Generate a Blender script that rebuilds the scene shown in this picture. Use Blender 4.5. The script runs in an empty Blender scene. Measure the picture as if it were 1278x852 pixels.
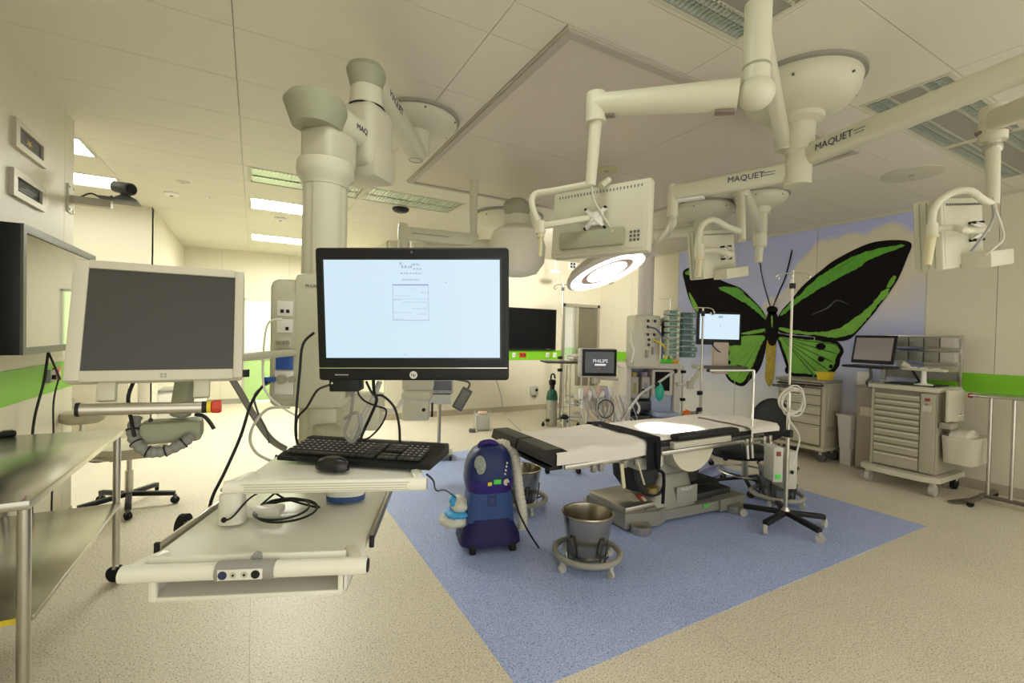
import bpy, bmesh, math, random
from mathutils import Matrix, Vector
random.seed(7)
sc = bpy.context.scene
COL = sc.collection
H = 2.95            # ceiling height
CAM = Vector((0, 0, 1.45))
# ---------------------------------------------------------------- camera
FPX, YAW, PIT, ROLL = 576.36, .509348, -.0142906, .0226274
Fw = Vector((math.sin(YAW)*math.cos(PIT), math.cos(YAW)*math.cos(PIT), math.sin(PIT)))
Rt0 = Vector((math.cos(YAW), -math.sin(YAW), 0)); Up0 = Rt0.cross(Fw)
Rt = math.cos(ROLL)*Rt0 + math.sin(ROLL)*Up0
Up = -math.sin(ROLL)*Rt0 + math.cos(ROLL)*Up0
cd = bpy.data.cameras.new('camera'); cam = bpy.data.objects.new('camera', cd); COL.objects.link(cam)
cd.sensor_width = 36; cd.lens = FPX/1278*36; cd.clip_start = .02
cm = Matrix((Rt, Up, -Fw)).transposed().to_4x4(); cm.translation = CAM
cam.matrix_world = cm; sc.camera = cam
# ---------------------------------------------------------------- world, exposure
w = bpy.data.worlds.new('world'); sc.world = w; w.use_nodes = True
w.node_tree.nodes['Background'].inputs[0].default_value = (.90, .87, .765, 1)
w.node_tree.nodes['Background'].inputs[1].default_value = 1.38
sc.view_settings.view_transform = 'Standard'; sc.view_settings.look = 'None'
sc.view_settings.gamma = 1; sc.view_settings.use_curve_mapping = False
sc.view_settings.exposure = 0.40
try:
    sc.cycles.use_denoising = True; sc.cycles.max_bounces = 8; sc.cycles.sample_clamp_indirect = 6
except Exception: pass
# ---------------------------------------------------------------- photo-to-place helpers
def ray(x, y): return Fw + (x-639)/FPX*Rt - (y-426)/FPX*Up
def A(x, y, ax, val):
    d = ray(x, y); return CAM + d*((val-CAM[ax])/d[ax])
def P(x, y, t): return CAM + ray(x, y)*t
def FL(x, y): return A(x, y, 2, 0.0)
def CE(x, y): return A(x, y, 2, H)
def V(*a): return Vector(a)
# ---------------------------------------------------------------- materials
MATS = {}
def M(name, col=(.8,.8,.8), rough=.5, metal=0, emit=None, es=0, var=0, vs=6, bump=0, bs=60, spec=.5, alpha=1, trans=0, coat=0):
    if name in MATS: return MATS[name]
    m = bpy.data.materials.new(name); m.use_nodes = True; nt = m.node_tree; b = nt.nodes['Principled BSDF']
    b.inputs['Base Color'].default_value = (*col, 1); b.inputs['Roughness'].default_value = rough; b.inputs['Metallic'].default_value = metal
    b.inputs['Specular IOR Level'].default_value = spec
    if coat: b.inputs['Coat Weight'].default_value = coat
    if trans: b.inputs['Transmission Weight'].default_value = trans
    if alpha < 1: b.inputs['Alpha'].default_value = alpha
    if emit: b.inputs['Emission Color'].default_value = (*emit, 1); b.inputs['Emission Strength'].default_value = es
    if var or bump:
        tc = nt.nodes.new('ShaderNodeTexCoord'); n = nt.nodes.new('ShaderNodeTexNoise')
        n.inputs['Scale'].default_value = vs; n.inputs['Detail'].default_value = 3
        nt.links.new(tc.outputs['Object'], n.inputs['Vector'])
        if var:
            mx = nt.nodes.new('ShaderNodeMix'); mx.data_type = 'RGBA'
            mx.inputs[6].default_value = (*[c*(1-var) for c in col], 1); mx.inputs[7].default_value = (*[min(1, c*(1+var)) for c in col], 1)
            nt.links.new(n.outputs['Fac'], mx.inputs[0]); nt.links.new(mx.outputs[2], b.inputs['Base Color'])
        if bump:
            n2 = nt.nodes.new('ShaderNodeTexNoise'); n2.inputs['Scale'].default_value = bs; nt.links.new(tc.outputs['Object'], n2.inputs['Vector'])
            bp = nt.nodes.new('ShaderNodeBump'); bp.inputs['Strength'].default_value = bump; bp.inputs['Distance'].default_value = .01
            nt.links.new(n2.outputs['Fac'], bp.inputs['Height']); nt.links.new(bp.outputs['Normal'], b.inputs['Normal'])
    MATS[name] = m; return m
def speckle(name, base, dark, light, rough):
    m = bpy.data.materials.new(name); m.use_nodes = True; nt = m.node_tree; b = nt.nodes['Principled BSDF']
    b.inputs['Roughness'].default_value = rough
    g = nt.nodes.new('ShaderNodeNewGeometry')
    def vor(scale, lo, hi, col, prev, seed):
        mp = nt.nodes.new('ShaderNodeVectorMath'); mp.operation = 'ADD'; mp.inputs[1].default_value = (seed, seed*.7, 0)
        nt.links.new(g.outputs['Position'], mp.inputs[0])
        n = nt.nodes.new('ShaderNodeTexNoise'); n.inputs['Scale'].default_value = scale; n.inputs['Detail'].default_value = 1; nt.links.new(mp.outputs[0], n.inputs['Vector'])
        r = nt.nodes.new('ShaderNodeMapRange'); r.inputs[1].default_value = lo; r.inputs[2].default_value = hi; nt.links.new(n.outputs['Fac'], r.inputs[0])
        mx = nt.nodes.new('ShaderNodeMix'); mx.data_type = 'RGBA'; nt.links.new(r.outputs[0], mx.inputs[0])
        if isinstance(prev, tuple): mx.inputs[6].default_value = (*prev, 1)
        else: nt.links.new(prev, mx.inputs[6])
        mx.inputs[7].default_value = (*col, 1); return mx.outputs[2]
    o = vor(2.2, .3, .8, tuple(c*.93 for c in base), base, 1)
    o = vor(120, .58, .64, light, o, 5)
    o = vor(135, .61, .655, dark, o, 9)
    nt.links.new(o, b.inputs['Base Color']); MATS[name] = m; return m
# ---------------------------------------------------------------- mesh builder
_rb = {}
def _rbox(sx, sy, sz, r, seg=2):
    k = (round(sx,4), round(sy,4), round(sz,4), round(r,4), seg)
    if k not in _rb:
        bm = bmesh.new(); bmesh.ops.create_cube(bm, size=1)
        for v in bm.verts: v.co = Vector((v.co.x*sx, v.co.y*sy, v.co.z*sz))
        if r > 0: bmesh.ops.bevel(bm, geom=bm.edges[:], offset=min(r, sx*.49, sy*.49, sz*.49), segments=seg, profile=.5, affect='EDGES', clamp_overlap=True)
        bm.verts.index_update()
        _rb[k] = ([v.co.copy() for v in bm.verts], [[v.index for v in f.verts] for f in bm.faces]); bm.free()
    return _rb[k]
WM = {}
def RZ(a): return Matrix.Rotation(a, 4, 'Z')
def TR(*p): return Matrix.Translation(Vector(p) if len(p) == 3 else p[0])
def basis(o, x, y, z):
    m = Matrix((Vector(x), Vector(y), Vector(z))).transposed().to_4x4(); m.translation = Vector(o); return m
def along(p0, p1, up=(0,0,1)):
    p0, p1 = Vector(p0), Vector(p1); x = (p1-p0).normalized(); up = Vector(up)
    y = up.cross(x)
    if y.length < 1e-4: y = Vector((0,1,0)).cross(x)
    y.normalize(); return basis(p0, x, y, x.cross(y)), (p1-p0).length
class MB:
    def __init__(s): s.v = []; s.f = []
    def add(s, vs, fs, Mx=None):
        o = len(s.v); s.v += [Mx @ Vector(v) if Mx else Vector(v) for v in vs]; s.f += [[i+o for i in f] for f in fs]; return s
    def box(s, cx, cy, cz, sx, sy, sz, r=0, rz=0, Mx=None, seg=2):
        vs, fs = _rbox(sx, sy, sz, r, seg); m = TR(cx, cy, cz)
        if rz: m = m @ RZ(rz)
        return s.add(vs, fs, Mx @ m if Mx else m)
    def b2(s, x0, x1, y0, y1, z0, z1, r=0, Mx=None):
        return s.box((x0+x1)/2, (y0+y1)/2, (z0+z1)/2, abs(x1-x0), abs(y1-y0), abs(z1-z0), r, 0, Mx)
    def beam(s, p0, p1, w, h, r=0, ext=0, up=(0,0,1), Mx=None):
        m, L = along(p0, p1, up)
        if Mx: m = Mx @ m
        return s.box(L/2, 0, 0, L+2*ext, w, h, r, 0, m)
    def cyl(s, p0, p1, r0, r1=None, n=16, cap=True, Mx=None):
        r1 = r0 if r1 is None else r1; m, L = along(p0, p1)
        if Mx: m = Mx @ m
        vs = []
        for x, r in ((0, r0), (L, r1)):
            vs += [(x, r*math.cos(2*math.pi*i/n), r*math.sin(2*math.pi*i/n)) for i in range(n)]
        fs = [[i, (i+1) % n, n+(i+1) % n, n+i] for i in range(n)]
        fs = [f[::-1] for f in fs]
        if cap: fs += [list(range(n)), list(range(2*n-1, n-1, -1))]
        return s.add(vs, [f[::-1] for f in fs], m)
    def tube(s, pts, r, n=8, smooth=0, Mx=None, closed=False):
        pts = [Vector(p) for p in pts]
        if smooth: pts = spline(pts, smooth, closed)
        N = len(pts); rings = []; prev = None
        for i, p in enumerate(pts):
            if closed: t = pts[(i+1) % N]-pts[i-1]
            else: t = pts[min(i+1, N-1)]-pts[max(i-1, 0)]
            t.normalize()
            if prev is None:
                a = Vector((0,0,1)) if abs(t.z) < .9 else Vector((1,0,0)); u = t.cross(a).normalized()
            else:
                u = prev-t*prev.dot(t)
                u = u.normalized() if u.length > 1e-6 else t.orthogonal().normalized()
            prev = u; vv = t.cross(u)
            rr = r[i] if isinstance(r, (list, tuple)) and len(r) == N else (r if not isinstance(r, (list, tuple)) else r[0]+(r[-1]-r[0])*i/max(1, N-1))
            rings.append([p+rr*(math.cos(2*math.pi*k/n)*u+math.sin(2*math.pi*k/n)*vv) for k in range(n)])
        vs = [q for g in rings for q in g]; fs = []
        for i in range(N if closed else N-1):
            j = (i+1) % N
            for k in range(n): fs.append([i*n+k, i*n+(k+1) % n, j*n+(k+1) % n, j*n+k])
        if not closed: fs += [list(range(n))[::-1], [(N-1)*n+k for k in range(n)]]
        return s.add(vs, fs, Mx)
    def lathe(s, prof, c=(0,0,0), n=32, Mx=None, sx=1, sy=1):
        vs = []; fs = []; c = Vector(c)
        for r, z in prof: vs += [c+Vector((sx*r*math.cos(2*math.pi*i/n), sy*r*math.sin(2*math.pi*i/n), z)) for i in range(n)]
        for k in range(len(prof)-1):
            for i in range(n): fs.append([k*n+i, k*n+(i+1) % n, (k+1)*n+(i+1) % n, (k+1)*n+i])
        if prof[0][0] > 1e-5: fs.append(list(range(n))[::-1])
        if prof[-1][0] > 1e-5: fs.append([(len(prof)-1)*n+i for i in range(n)])
        return s.add(vs, fs, Mx)
    def prism(s, poly, z0, z1, Mx=None):
        n = len(poly); a = sum(poly[i][0]*poly[(i+1) % n][1]-poly[(i+1) % n][0]*poly[i][1] for i in range(n))
        if a < 0: poly = poly[::-1]
        vs = [(x, y, z0) for x, y in poly]+[(x, y, z1) for x, y in poly]
        fs = [list(range(n))[::-1], [n+i for i in range(n)]]+[[i, (i+1) % n, n+(i+1) % n, n+i] for i in range(n)]
        return s.add(vs, fs, Mx)
    def ell(s, c, rx, ry, rz, n=20, m=12, Mx=None):
        vs = []; fs = []
        for j in range(m+1):
            t = math.pi*j/m
            vs += [(c[0]+rx*math.sin(t)*math.cos(2*math.pi*i/n), c[1]+ry*math.sin(t)*math.sin(2*math.pi*i/n), c[2]-rz*math.cos(t)) for i in range(n)]
        for j in range(m):
            for i in range(n): fs.append([j*n+i, j*n+(i+1) % n, (j+1)*n+(i+1) % n, (j+1)*n+i])
        return s.add(vs, fs, Mx)
    def build(s, name, mat, parent=None, world=False, ang=38):
        vs = s.v
        if parent is not None and world: inv = WM[parent.name].inverted(); vs = [inv @ v for v in vs]
        me = bpy.data.meshes.new(name); me.from_pydata([tuple(v) for v in vs], [], s.f); me.validate()
        bm = bmesh.new(); bm.from_mesh(me); bmesh.ops.remove_doubles(bm, verts=bm.verts, dist=1e-5)
        bmesh.ops.recalc_face_normals(bm, faces=bm.faces) ; bm.to_mesh(me); bm.free()
        me.materials.append(mat); me.shade_smooth()
        try: me.set_sharp_from_angle(angle=math.radians(ang))
        except Exception: pass
        o = bpy.data.objects.new(name, me); COL.objects.link(o)
        if parent is not None: o.parent = parent; WM[o.name] = WM[parent.name]
        else: WM[o.name] = Matrix.Identity(4)
        return o
def spline(pts, k=6, closed=False):
    out = []; N = len(pts)
    for i in range(N if closed else N-1):
        g = (lambda j: pts[j % N]) if closed else (lambda j: pts[max(0, min(N-1, j))])
        p0, p1, p2, p3 = g(i-1), g(i), g(i+1), g(i+2)
        for a in range(k):
            t = a/k
            out.append(.5*((2*p1)+(-p0+p2)*t+(2*p0-5*p1+4*p2-p3)*t*t+(-p0+3*p1-3*p2+p3)*t**3))
    if not closed: out.append(pts[-1])
    return out
def thing(name, label, cat, loc=(0,0,0), rz=0, group=None, mtx=None):
    o = bpy.data.objects.new(name, None); COL.objects.link(o); o.empty_display_size = .05
    m = mtx if mtx is not None else TR(*loc) @ RZ(rz)
    o.matrix_basis = m; o['label'] = label; o['category'] = cat
    if group: o['group'] = group
    WM[o.name] = m; return o
def tag(o, label, cat, group=None):
    o['label'] = label; o['category'] = cat
    if group: o['group'] = group
    return o
def struct(o, label=None):
    o['kind'] = 'structure'
    if label: o['label'] = label
    return o
def structroot(name, label):
    o = bpy.data.objects.new(name, None); COL.objects.link(o); o['kind'] = 'structure'; o['label'] = label; WM[o.name] = Matrix.Identity(4); return o
def dup(root, loc, rz, label=None, skip=()):
    r = root.copy(); COL.objects.link(r); m = TR(*loc) @ RZ(rz); r.matrix_basis = m; WM[r.name] = m
    if label: r['label'] = label
    for ch in list(root.children):
        if ch.name.split('.')[0] in skip: continue
        c = ch.copy(); COL.objects.link(c); c.parent = r
        for g in list(ch.children):
            d = g.copy(); COL.objects.link(d); d.parent = c
    return r
def text(s, size, mtx, mat, parent, name='lettering', world=True, align='LEFT', thick=.0006):
    cu = bpy.data.curves.new(name, 'FONT'); cu.body = s; cu.size = size; cu.extrude = thick; cu.align_x = align; cu.align_y = 'CENTER'; cu.resolution_u = 3
    ob = bpy.data.objects.new(name, cu); COL.objects.link(ob)
    dg = bpy.context.evaluated_depsgraph_get(); me = bpy.data.meshes.new_from_object(ob.evaluated_get(dg))
    bpy.data.objects.remove(ob); bpy.data.curves.remove(cu)
    mm = (WM[parent.name].inverted() @ mtx) if world else mtx
    me.transform(mm); me.materials.clear(); me.materials.append(mat)
    o = bpy.data.objects.new(name, me); COL.objects.link(o); o.parent = parent; WM[o.name] = WM[parent.name]; return o
def loft(secs, n=28, p=3.0, Mx=None):
    """secs: (z, width x, depth y, centre x, centre y)"""
    mb = MB(); vs = []; fs = []
    for z, w_, d_, cx, cy in secs:
        for k in range(n):
            t_ = 2*math.pi*k/n; c_, s_ = math.cos(t_), math.sin(t_); q = (abs(c_)**p+abs(s_)**p)**(-1/p)
            vs.append((cx+w_/2*c_*q, cy+d_/2*s_*q, z))
    for i in range(len(secs)-1):
        for k in range(n): fs.append([i*n+k, i*n+(k+1) % n, (i+1)*n+(k+1) % n, (i+1)*n+k])
    fs += [list(range(n))[::-1], [(len(secs)-1)*n+k for k in range(n)]]
    return mb.add(vs, fs, Mx)
# palette
CREAM = M('cream_enamel', (.62, .61, .475), .38, var=.03)
CREAM2 = M('cream_plastic', (.57, .555, .435), .45, var=.03)
SAGE = M('sage_plastic', (.34, .35, .25), .55, spec=.3, var=.04)
WHITE = M('white_plastic', (.82, .81, .76), .4)
GREY = M('grey_plastic', (.33, .33, .31), .5)
DGREY = M('dark_grey', (.10, .10, .10), .5)
BLACK = M('black_plastic', (.012, .012, .013), .40, spec=.3)
RUBBER = M('black_rubber', (.015, .015, .015), .7, spec=.2)
PADB = M('black_vinyl', (.020, .018, .018), .45, spec=.22, bump=.05, bs=40)
STEEL = M('brushed_steel', (.56, .54, .48), .3, 1, var=.08, vs=20)
CHROME = M('chrome', (.75, .74, .70), .14, 1)
GREEN = M('lime_green', (.20, .55, .02), .45)
RED = M('red_plastic', (.6, .05, .02), .4)
BLUE = M('blue_plastic', (.02, .09, .42), .4)
YELLOW = M('yellow_plastic', (.80, .62, .03), .45)
INK = M('dark_ink', (.03, .035, .10), .6)
# ================================================================ STRUCTURE
XL, XR, YB, YF = -1.18, 6.37, 7.62, 10.35
FLOORB = speckle('beige_vinyl', (.69, .62, .50), (.22, .19, .14), (.83, .77, .65), .42)
FLOORU = speckle('blue_vinyl', (.37, .45, .76), (.12, .15, .32), (.52, .60, .88), .45)
WALLM = M('wall_panel', (.70, .66, .53), .42, var=.015, vs=1.5)
WALLBK = M('wall_joint', (.36, .34, .27), .8)
CEILM = M('ceiling_panel', (.70, .67, .56), .5, var=.015, vs=1.2)
CEILBK = M('ceiling_joint', (.50, .48, .40), .8)
COVE = M('skirting_vinyl', (.42, .37, .28), .45)
fo = struct(MB().b2(-3.3, 6.5, -1.2, 10.5, -.12, -.003).build('floor', COVE), 'speckled beige vinyl floor')
for x0, x1 in ((-3.3, -2.0), (-2.0, 0.0), (0.0, 2.0), (2.0, 4.0), (4.0, 6.5)):
    MB().b2(x0+.0015, x1-.0015, -1.2, 10.5, -.006, 0).build('vinyl_sheet', FLOORB, fo)
MB().b2(.965, 4.70, 1.57, 5.26, -.004, .0015).build('blue_vinyl_inlay', FLOORU, fo)['label'] = 'blue square of vinyl under the operating table'
# ---- ceiling with laid-in panels, openings kept for luminaires and the air-flow field
ceil = struct(MB().b2(-3.3, 6.5, -1.2, 10.5, H+.02, H+.12).build('ceiling', CEILBK), 'cream metal panel ceiling')
XS = [-3.3, -2.35, -1.225, -.11, 1.005, 2.12, 3.32, 4.58, 5.85, 6.42]
YS = [-1.2, -.60, .0, .53, 1.06, 1.54, 2.10, 2.715, 3.27, 3.825, 4.355, 4.93, 5.48, 6.08, 6.64, 7.20, 7.78, 8.38, 8.96, 9.60, 10.45]
HOLES = [(1.30, 4.12, 1.845, 4.55)]
LUMS = [(-.07, 1.0, 4.95, 5.46, 0), (1.03, 2.10, 4.95, 5.46, 0), (-.07, 1.0, 6.1, 6.62, 1), (-.07, 1.0, 8.40, 8.94, 1),
        (-2.33, -1.24, 4.98, 5.46, 1), (-2.33, -1.24, 6.1, 6.62, 1), (-.17, .93, 1.08, 1.52, 1), (.95, 2.10, 1.08, 1.52, 2), (3.335, 4.57, 1.08, 1.52, 2), (4.595, 5.84, 1.08, 1.52, 2)]
def cut(r, hs):
    out = [r]
    for hx0, hx1, hy0, hy1 in hs:
        nx = []
        for x0, x1, y0, y1 in out:
            if hx0 >= x1 or hx1 <= x0 or hy0 >= y1 or hy1 <= y0: nx.append((x0, x1, y0, y1)); continue
            if y0 < hy0: nx.append((x0, x1, y0, hy0))
            if y1 > hy1: nx.append((x0, x1, hy1, y1))
            ya, yb = max(y0, hy0), min(y1, hy1)
            if x0 < hx0: nx.append((x0, hx0, ya, yb))
            if x1 > hx1: nx.append((hx1, x1, ya, yb))
        out = nx
    return out
hs = HOLES+[l[:4] for l in LUMS]
for i in range(len(XS)-1):
    for j in range(len(YS)-1):
        for k, (x0, x1, y0, y1) in enumerate(cut((XS[i], XS[i+1], YS[j], YS[j+1]), hs)):
            if x1-x0 > .012 and y1-y0 > .012: MB().b2(x0+.0016, x1-.0016, y0+.0016, y1-.0016, H, H+.012).build('ceiling_panel', CEILM, ceil)
# ---- walls: a backing slab and separate panels
def wall(name, label, axis, pos, th, a0, a1, seams, side, openings=()):
    root = structroot(name, label)
    def mk(a, b, z0, z1, d0, d1, nm, mat):
        lo, hi = sorted((pos+side*d0, pos+side*d1))
        m = MB()
        if axis == 0: m.b2(lo, hi, a, b, z0, z1)
        else: m.b2(a, b, lo, hi, z0, z1)
        return m.build(nm, mat, root)
    def pieces(a, b):
        out = [(a, b, .0, H)]
        for oa, ob, oz in openings:
            nx = []
            for x0, x1, z0, z1 in out:
                if oa >= x1 or ob <= x0 or z0 >= oz: nx.append((x0, x1, z0, z1)); continue
                if x0 < oa: nx.append((x0, oa, z0, z1))
                if x1 > ob: nx.append((ob, x1, z0, z1))
                nx.append((max(x0, oa), min(x1, ob), oz, z1))
            out = nx
        return out
    for p in pieces(a0, a1): mk(*p, .012, th, 'wall_core', WALLBK)
    e = [a0]+list(seams)+[a1]
    for i in range(len(e)-1):
        for (x0, x1, z0, z1) in pieces(e[i]+.002, e[i+1]-.002): mk(x0, x1, .10 if z0 < .05 else z0, z1, 0, .013, 'wall_panel', WALLM)
    return root, mk
wl, mkl = wall('wall_left', 'cream panelled wall behind the steel side table', 0, XL, .14, -1.2, 4.58, (-.4, .8, 2.0, 3.2, 4.40), -1)
MB().b2(XL-.14, XL, 4.578, 4.592, .1, H).build('wall_panel', WALLM, wl)
wr, mkr = wall('wall_right', 'cream panelled wall carrying the butterfly picture', 0, XR, .14, -1.2, YB, (-.6, .53, 1.65, 2.2, 3.33, 4.45, 5.57, 6.69, 7.17), 1)
wb, mkb = wall('wall_back', 'cream panelled wall with the black wall screen', 1, YB, .14, 1.9, XR+.1, (2.95, 4.07, 5.33), 1, openings=((5.42, 6.33, 2.09),))
wf, mkf = wall('wall_far', 'cream end wall of the side corridor', 1, YF, .12, -1.3, 2.0, (-.55, .6), 1, openings=((-.20, .75, 2.05),))
wc, mkc = wall('wall_corridor', 'cream corridor wall beyond the alcove', 0, -1.14, .12, 7.302, YF, (7.9, 8.6, 9.5), -1)
wa, mka = wall('wall_alcove', 'brightly lit wall at the back of the alcove', 1, 7.30, .12, -3.3, -1.14, (-2.2,), 1)
MB().b2(-3.42, -3.3, 4.4, 7.4, 0, H).build('wall_panel', WALLM, wa)
MB().b2(-3.42, -1.32, 4.40, 4.47, 0, H).build('wall_panel', WALLM, wa)  # unseen near side of the alcove, put in to contain its light
MB().b2(1.9, 2.04, YB+.14, YF, 0, H).build('wall_panel', WALLM, wb)
# skirting
def skirt(n, *b):
    struct(MB().b2(*b).build('baseboard_'+n, COVE), 'coved beige vinyl skirting')
skirt('left', XL-.01, XL+.008, -1.2, 4.59, 0, .10); skirt('right', XR-.008, XR+.01, -1.2, YB, 0, .10)
skirt('back', 1.9, 5.40, YB-.008, YB+.01, 0, .10); skirt('corridor', -1.15, -1.132, 7.3, YF, 0, .10); skirt('far', .77, 1.9, YF-.008, YF+.01, 0, .10)
skirt('alcove', -3.3, -1.14, 7.292, 7.31, 0, .10)
# lime green service bands on the walls
def band(n, lab, *b): return struct(MB().b2(*b).build('trim_%d' % n, GREEN), lab)
band(1, 'lime green band on the left wall', XL, XL+.006, -1.2, 4.59, 1.0, 1.19)
band(2, 'lime green band on the right wall beside the drawer cart', XR-.006, XR, -1.2, 2.197, .975, 1.17)
band(3, 'lime green band under the black wall screen', 1.9, 5.38, YB-.006, YB, .975, 1.165)
band(4, 'short lime green band right of the door', XR-.006, XR, 6.3, YB-.01, .975, 1.165)
trimc = struct(MB().b2(XR-.02, XR, -1.2, YB, H-.03, H).build('trim_5', CREAM2), 'slim cornice strip above the picture wall')
# ---- door in the back wall
dr = structroot('door_1', 'steel framed doorway with a dark sliding leaf')
DOLIVE = M('olive_grey_door', (.16, .145, .10), .35); 
fr = MB(); fr.b2(5.40, 5.46, YB-.02, YB+.14, 0, 2.11).b2(6.29, 6.345, YB-.02, YB+.14, 0, 2.11).b2(5.40, 6.345, YB-.02, YB+.14, 2.05, 2.11)
fr.build('door_frame', M('door_steel', (.42, .40, .33), .3, .7), dr)
MB().b2(5.84, 6.30, YB+.05, YB+.09, .01, 2.05).build('door_leaf', DOLIVE, dr)
MB().b2(5.78, 5.845, YB+.04, YB+.10, .01, 2.05).build('door_edge', STEEL, dr)
MB().b2(5.46, 5.78, YB+.06, YB+.065, .9, 2.05).build('glass_pane', M('door_glass', (.9, .95, .9), .05, trans=.9, alpha=.35), dr)
MB().b2(5.46, 5.78, YB+.05, YB+.08, .01, .9).build('lower_panel', CREAM2, dr)
MB().b2(5.2, 6.5, YB+.75, YB+.8, 0, 2.3).build('passage_wall', WALLM, dr)
MB().b2(5.2, 6.5, YB+.743, YB+.75, .95, 1.2).build('passage_band', GREEN, dr)
# ---- glazed lit door at the end of the corridor
d2 = structroot('door_2', 'glazed corridor door glowing pale green')
f2 = MB(); f2.b2(-.20, -.16, YF-.01, YF+.06, 0, 2.05).b2(.71, .75, YF-.01, YF+.06, 0, 2.05).b2(-.2, .75, YF-.01, YF+.06, 2.01, 2.05).b2(-.2, .75, YF, YF+.05, .85, .9)
f2.build('door_frame', STEEL, d2)
MB().b2(-.16, .71, YF+.02, YF+.03, .9, 2.01).build('glass_pane', M('lit_glass', (.7, .8, .5), .3, emit=(.62, .85, .36), es=.75), d2)
MB().b2(-.16, .71, YF+.02, YF+.03, .05, .85).build('lower_panel', M('green_panel', (.42, .62, .25), .4), d2)
# ---- wall picture of a butterfly
mu = thing('wall_picture', 'huge printed butterfly with green and black wings on a cloudy sky', 'wall picture', (XR, 3.9, .1))
mt = bpy.data.materials.new('sky_print'); mt.use_nodes = True; nt = mt.node_tree; b = nt.nodes['Principled BSDF']; b.inputs['Roughness'].default_value = .45
g = nt.nodes.new('ShaderNodeNewGeometry'); sep = nt.nodes.new('ShaderNodeSeparateXYZ'); nt.links.new(g.outputs['Position'], sep.inputs[0])
nz = nt.nodes.new('ShaderNodeTexNoise'); nz.inputs['Scale'].default_value = 1.5; nz.inputs['Detail'].default_value = 5; nz.inputs['Roughness'].default_value = .45; nt.links.new(g.outputs['Position'], nz.inputs['Vector'])
def mth(op, a, bb):
    n = nt.nodes.new('ShaderNodeMath'); n.operation = op
    for i, q in enumerate((a, bb)):
        if isinstance(q, (int, float)): n.inputs[i].default_value = q
        else: nt.links.new(q, n.inputs[i])
    return n.outputs[0]
# cloud bank: rises towards the right of the picture; hazy pale foot
e1 = mth('SUBTRACT', 4.35, sep.outputs['Y'])                       # metres right of the bank's left foot
top = mth('ADD', 1.55, mth('MULTIPLY', mth('MINIMUM', e1, 1.0), 1.15))
edge = mth('ADD', mth('SUBTRACT', top, sep.outputs['Z']), mth('MULTIPLY', mth('SUBTRACT', nz.outputs['Fac'], .5), 1.0))
r1 = nt.nodes.new('ShaderNodeMapRange'); r1.inputs[1].default_value = -.02; r1.inputs[2].default_value = .06; nt.links.new(edge, r1.inputs[0])
low = mth('SUBTRACT', mth('ADD', sep.outputs['Z'], mth('MULTIPLY', nz.outputs['Fac'], .6)), 2.05)
r2 = nt.nodes.new('ShaderNodeMapRange'); r2.inputs[1].default_value = -.25; r2.inputs[2].default_value = .5; nt.links.new(low, r2.inputs[0])
fac = mth('MULTIPLY', r1.outputs[0], r2.outputs[0])
fz = nt.nodes.new('ShaderNodeMapRange'); fz.inputs[1].default_value = 1.25; fz.inputs[2].default_value = .5; nt.links.new(sep.outputs['Z'], fz.inputs[0])
mx = nt.nodes.new('ShaderNodeMix'); mx.data_type = 'RGBA'; mx.inputs[6].default_value = (.47, .51, .83, 1); mx.inputs[7].default_value = (.72, .66, .54, 1); nt.links.new(fac, mx.inputs[0])
mx2 = nt.nodes.new('ShaderNodeMix'); mx2.data_type = 'RGBA'; mx2.inputs[7].default_value = (.80, .81, .82, 1); nt.links.new(mx.outputs[2], mx2.inputs[6]); nt.links.new(fz.outputs[0], mx2.inputs[0])
nt.links.new(mx2.outputs[2], b.inputs['Base Color'])
for y0, y1 in ((2.2, 3.33), (3.33, 4.45), (4.45, 5.57)):
    MB().b2(XR-.003, XR+.001, y0+.003, y1-.003, .1, H-.03).build('print_panel', mt, mu, world=True)
for y in (2.2, 3.33, 4.45, 5.57): MB().b2(XR-.005, XR, y-.005, y+.005, .1, H-.03).build('joint_strip', M('joint_alu', (.5,.5,.48), .4, .6), mu, world=True)
BWING = M('wing_black', (.010, .008, .008), .7, spec=.1, var=.3, vs=3); BGREEN = M('wing_green', (.10, .37, .025), .5, var=.35, vs=9); BGREEN2 = M('hindwing_green', (.17, .44, .04), .5, var=.35, vs=7)
def flat(name, pts, lvl, mat, rough=0, par=mu):
    q = [Vector((x, y, 0)) for x, y in pts]; q = spline(q, 5, True)
    if rough: q = [v+Vector((random.uniform(-rough, rough), random.uniform(-rough, rough), 0)) for v in q]
    ps = [A(840+.2816*v.x, 260+.2816*v.y, 0, XR-.004) for v in q]
    bm = bmesh.new(); x0 = XR-.0035-.0012*lvl
    vs = [bm.verts.new((x0, p.y, p.z)) for p in ps]; f = bm.faces.new(vs); bmesh.ops.triangulate(bm, faces=[f])
    m = MB(); bm.verts.index_update(); m.add([v.co.copy() for v in bm.verts], [[v.index for v in f.verts] for f in bm.faces]); bm.free()
    return m.build(name, mat, par, world=True)
def disc(x, y, a, bb, lvl, par):
    return flat('wing_spot', [(x+a*math.cos(t*math.pi/5), y+bb*math.sin(t*math.pi/5)) for t in range(10)], lvl, BWING, 0, par)
hw = flat('hindwing', [(460,556),(520,562),(600,568),(680,578),(730,590),(757,630),(742,665),(735,700),(700,735),(640,748),(580,745),(530,742),(510,722),(490,665),(470,605)], 1, BWING)
flat('green_field', [(472,572),(540,576),(620,584),(690,594),(725,608),(738,632),(720,665),(714,695),(690,720),(640,735),(580,732),(530,728),(517,700),(497,640),(480,596)], 2, BGREEN2, 2, hw)
for s in ((655,612,22,15),(657,667,15,13),(508,716,12,16),(700,700,9,9)): disc(*s, 3, hw)
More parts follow.
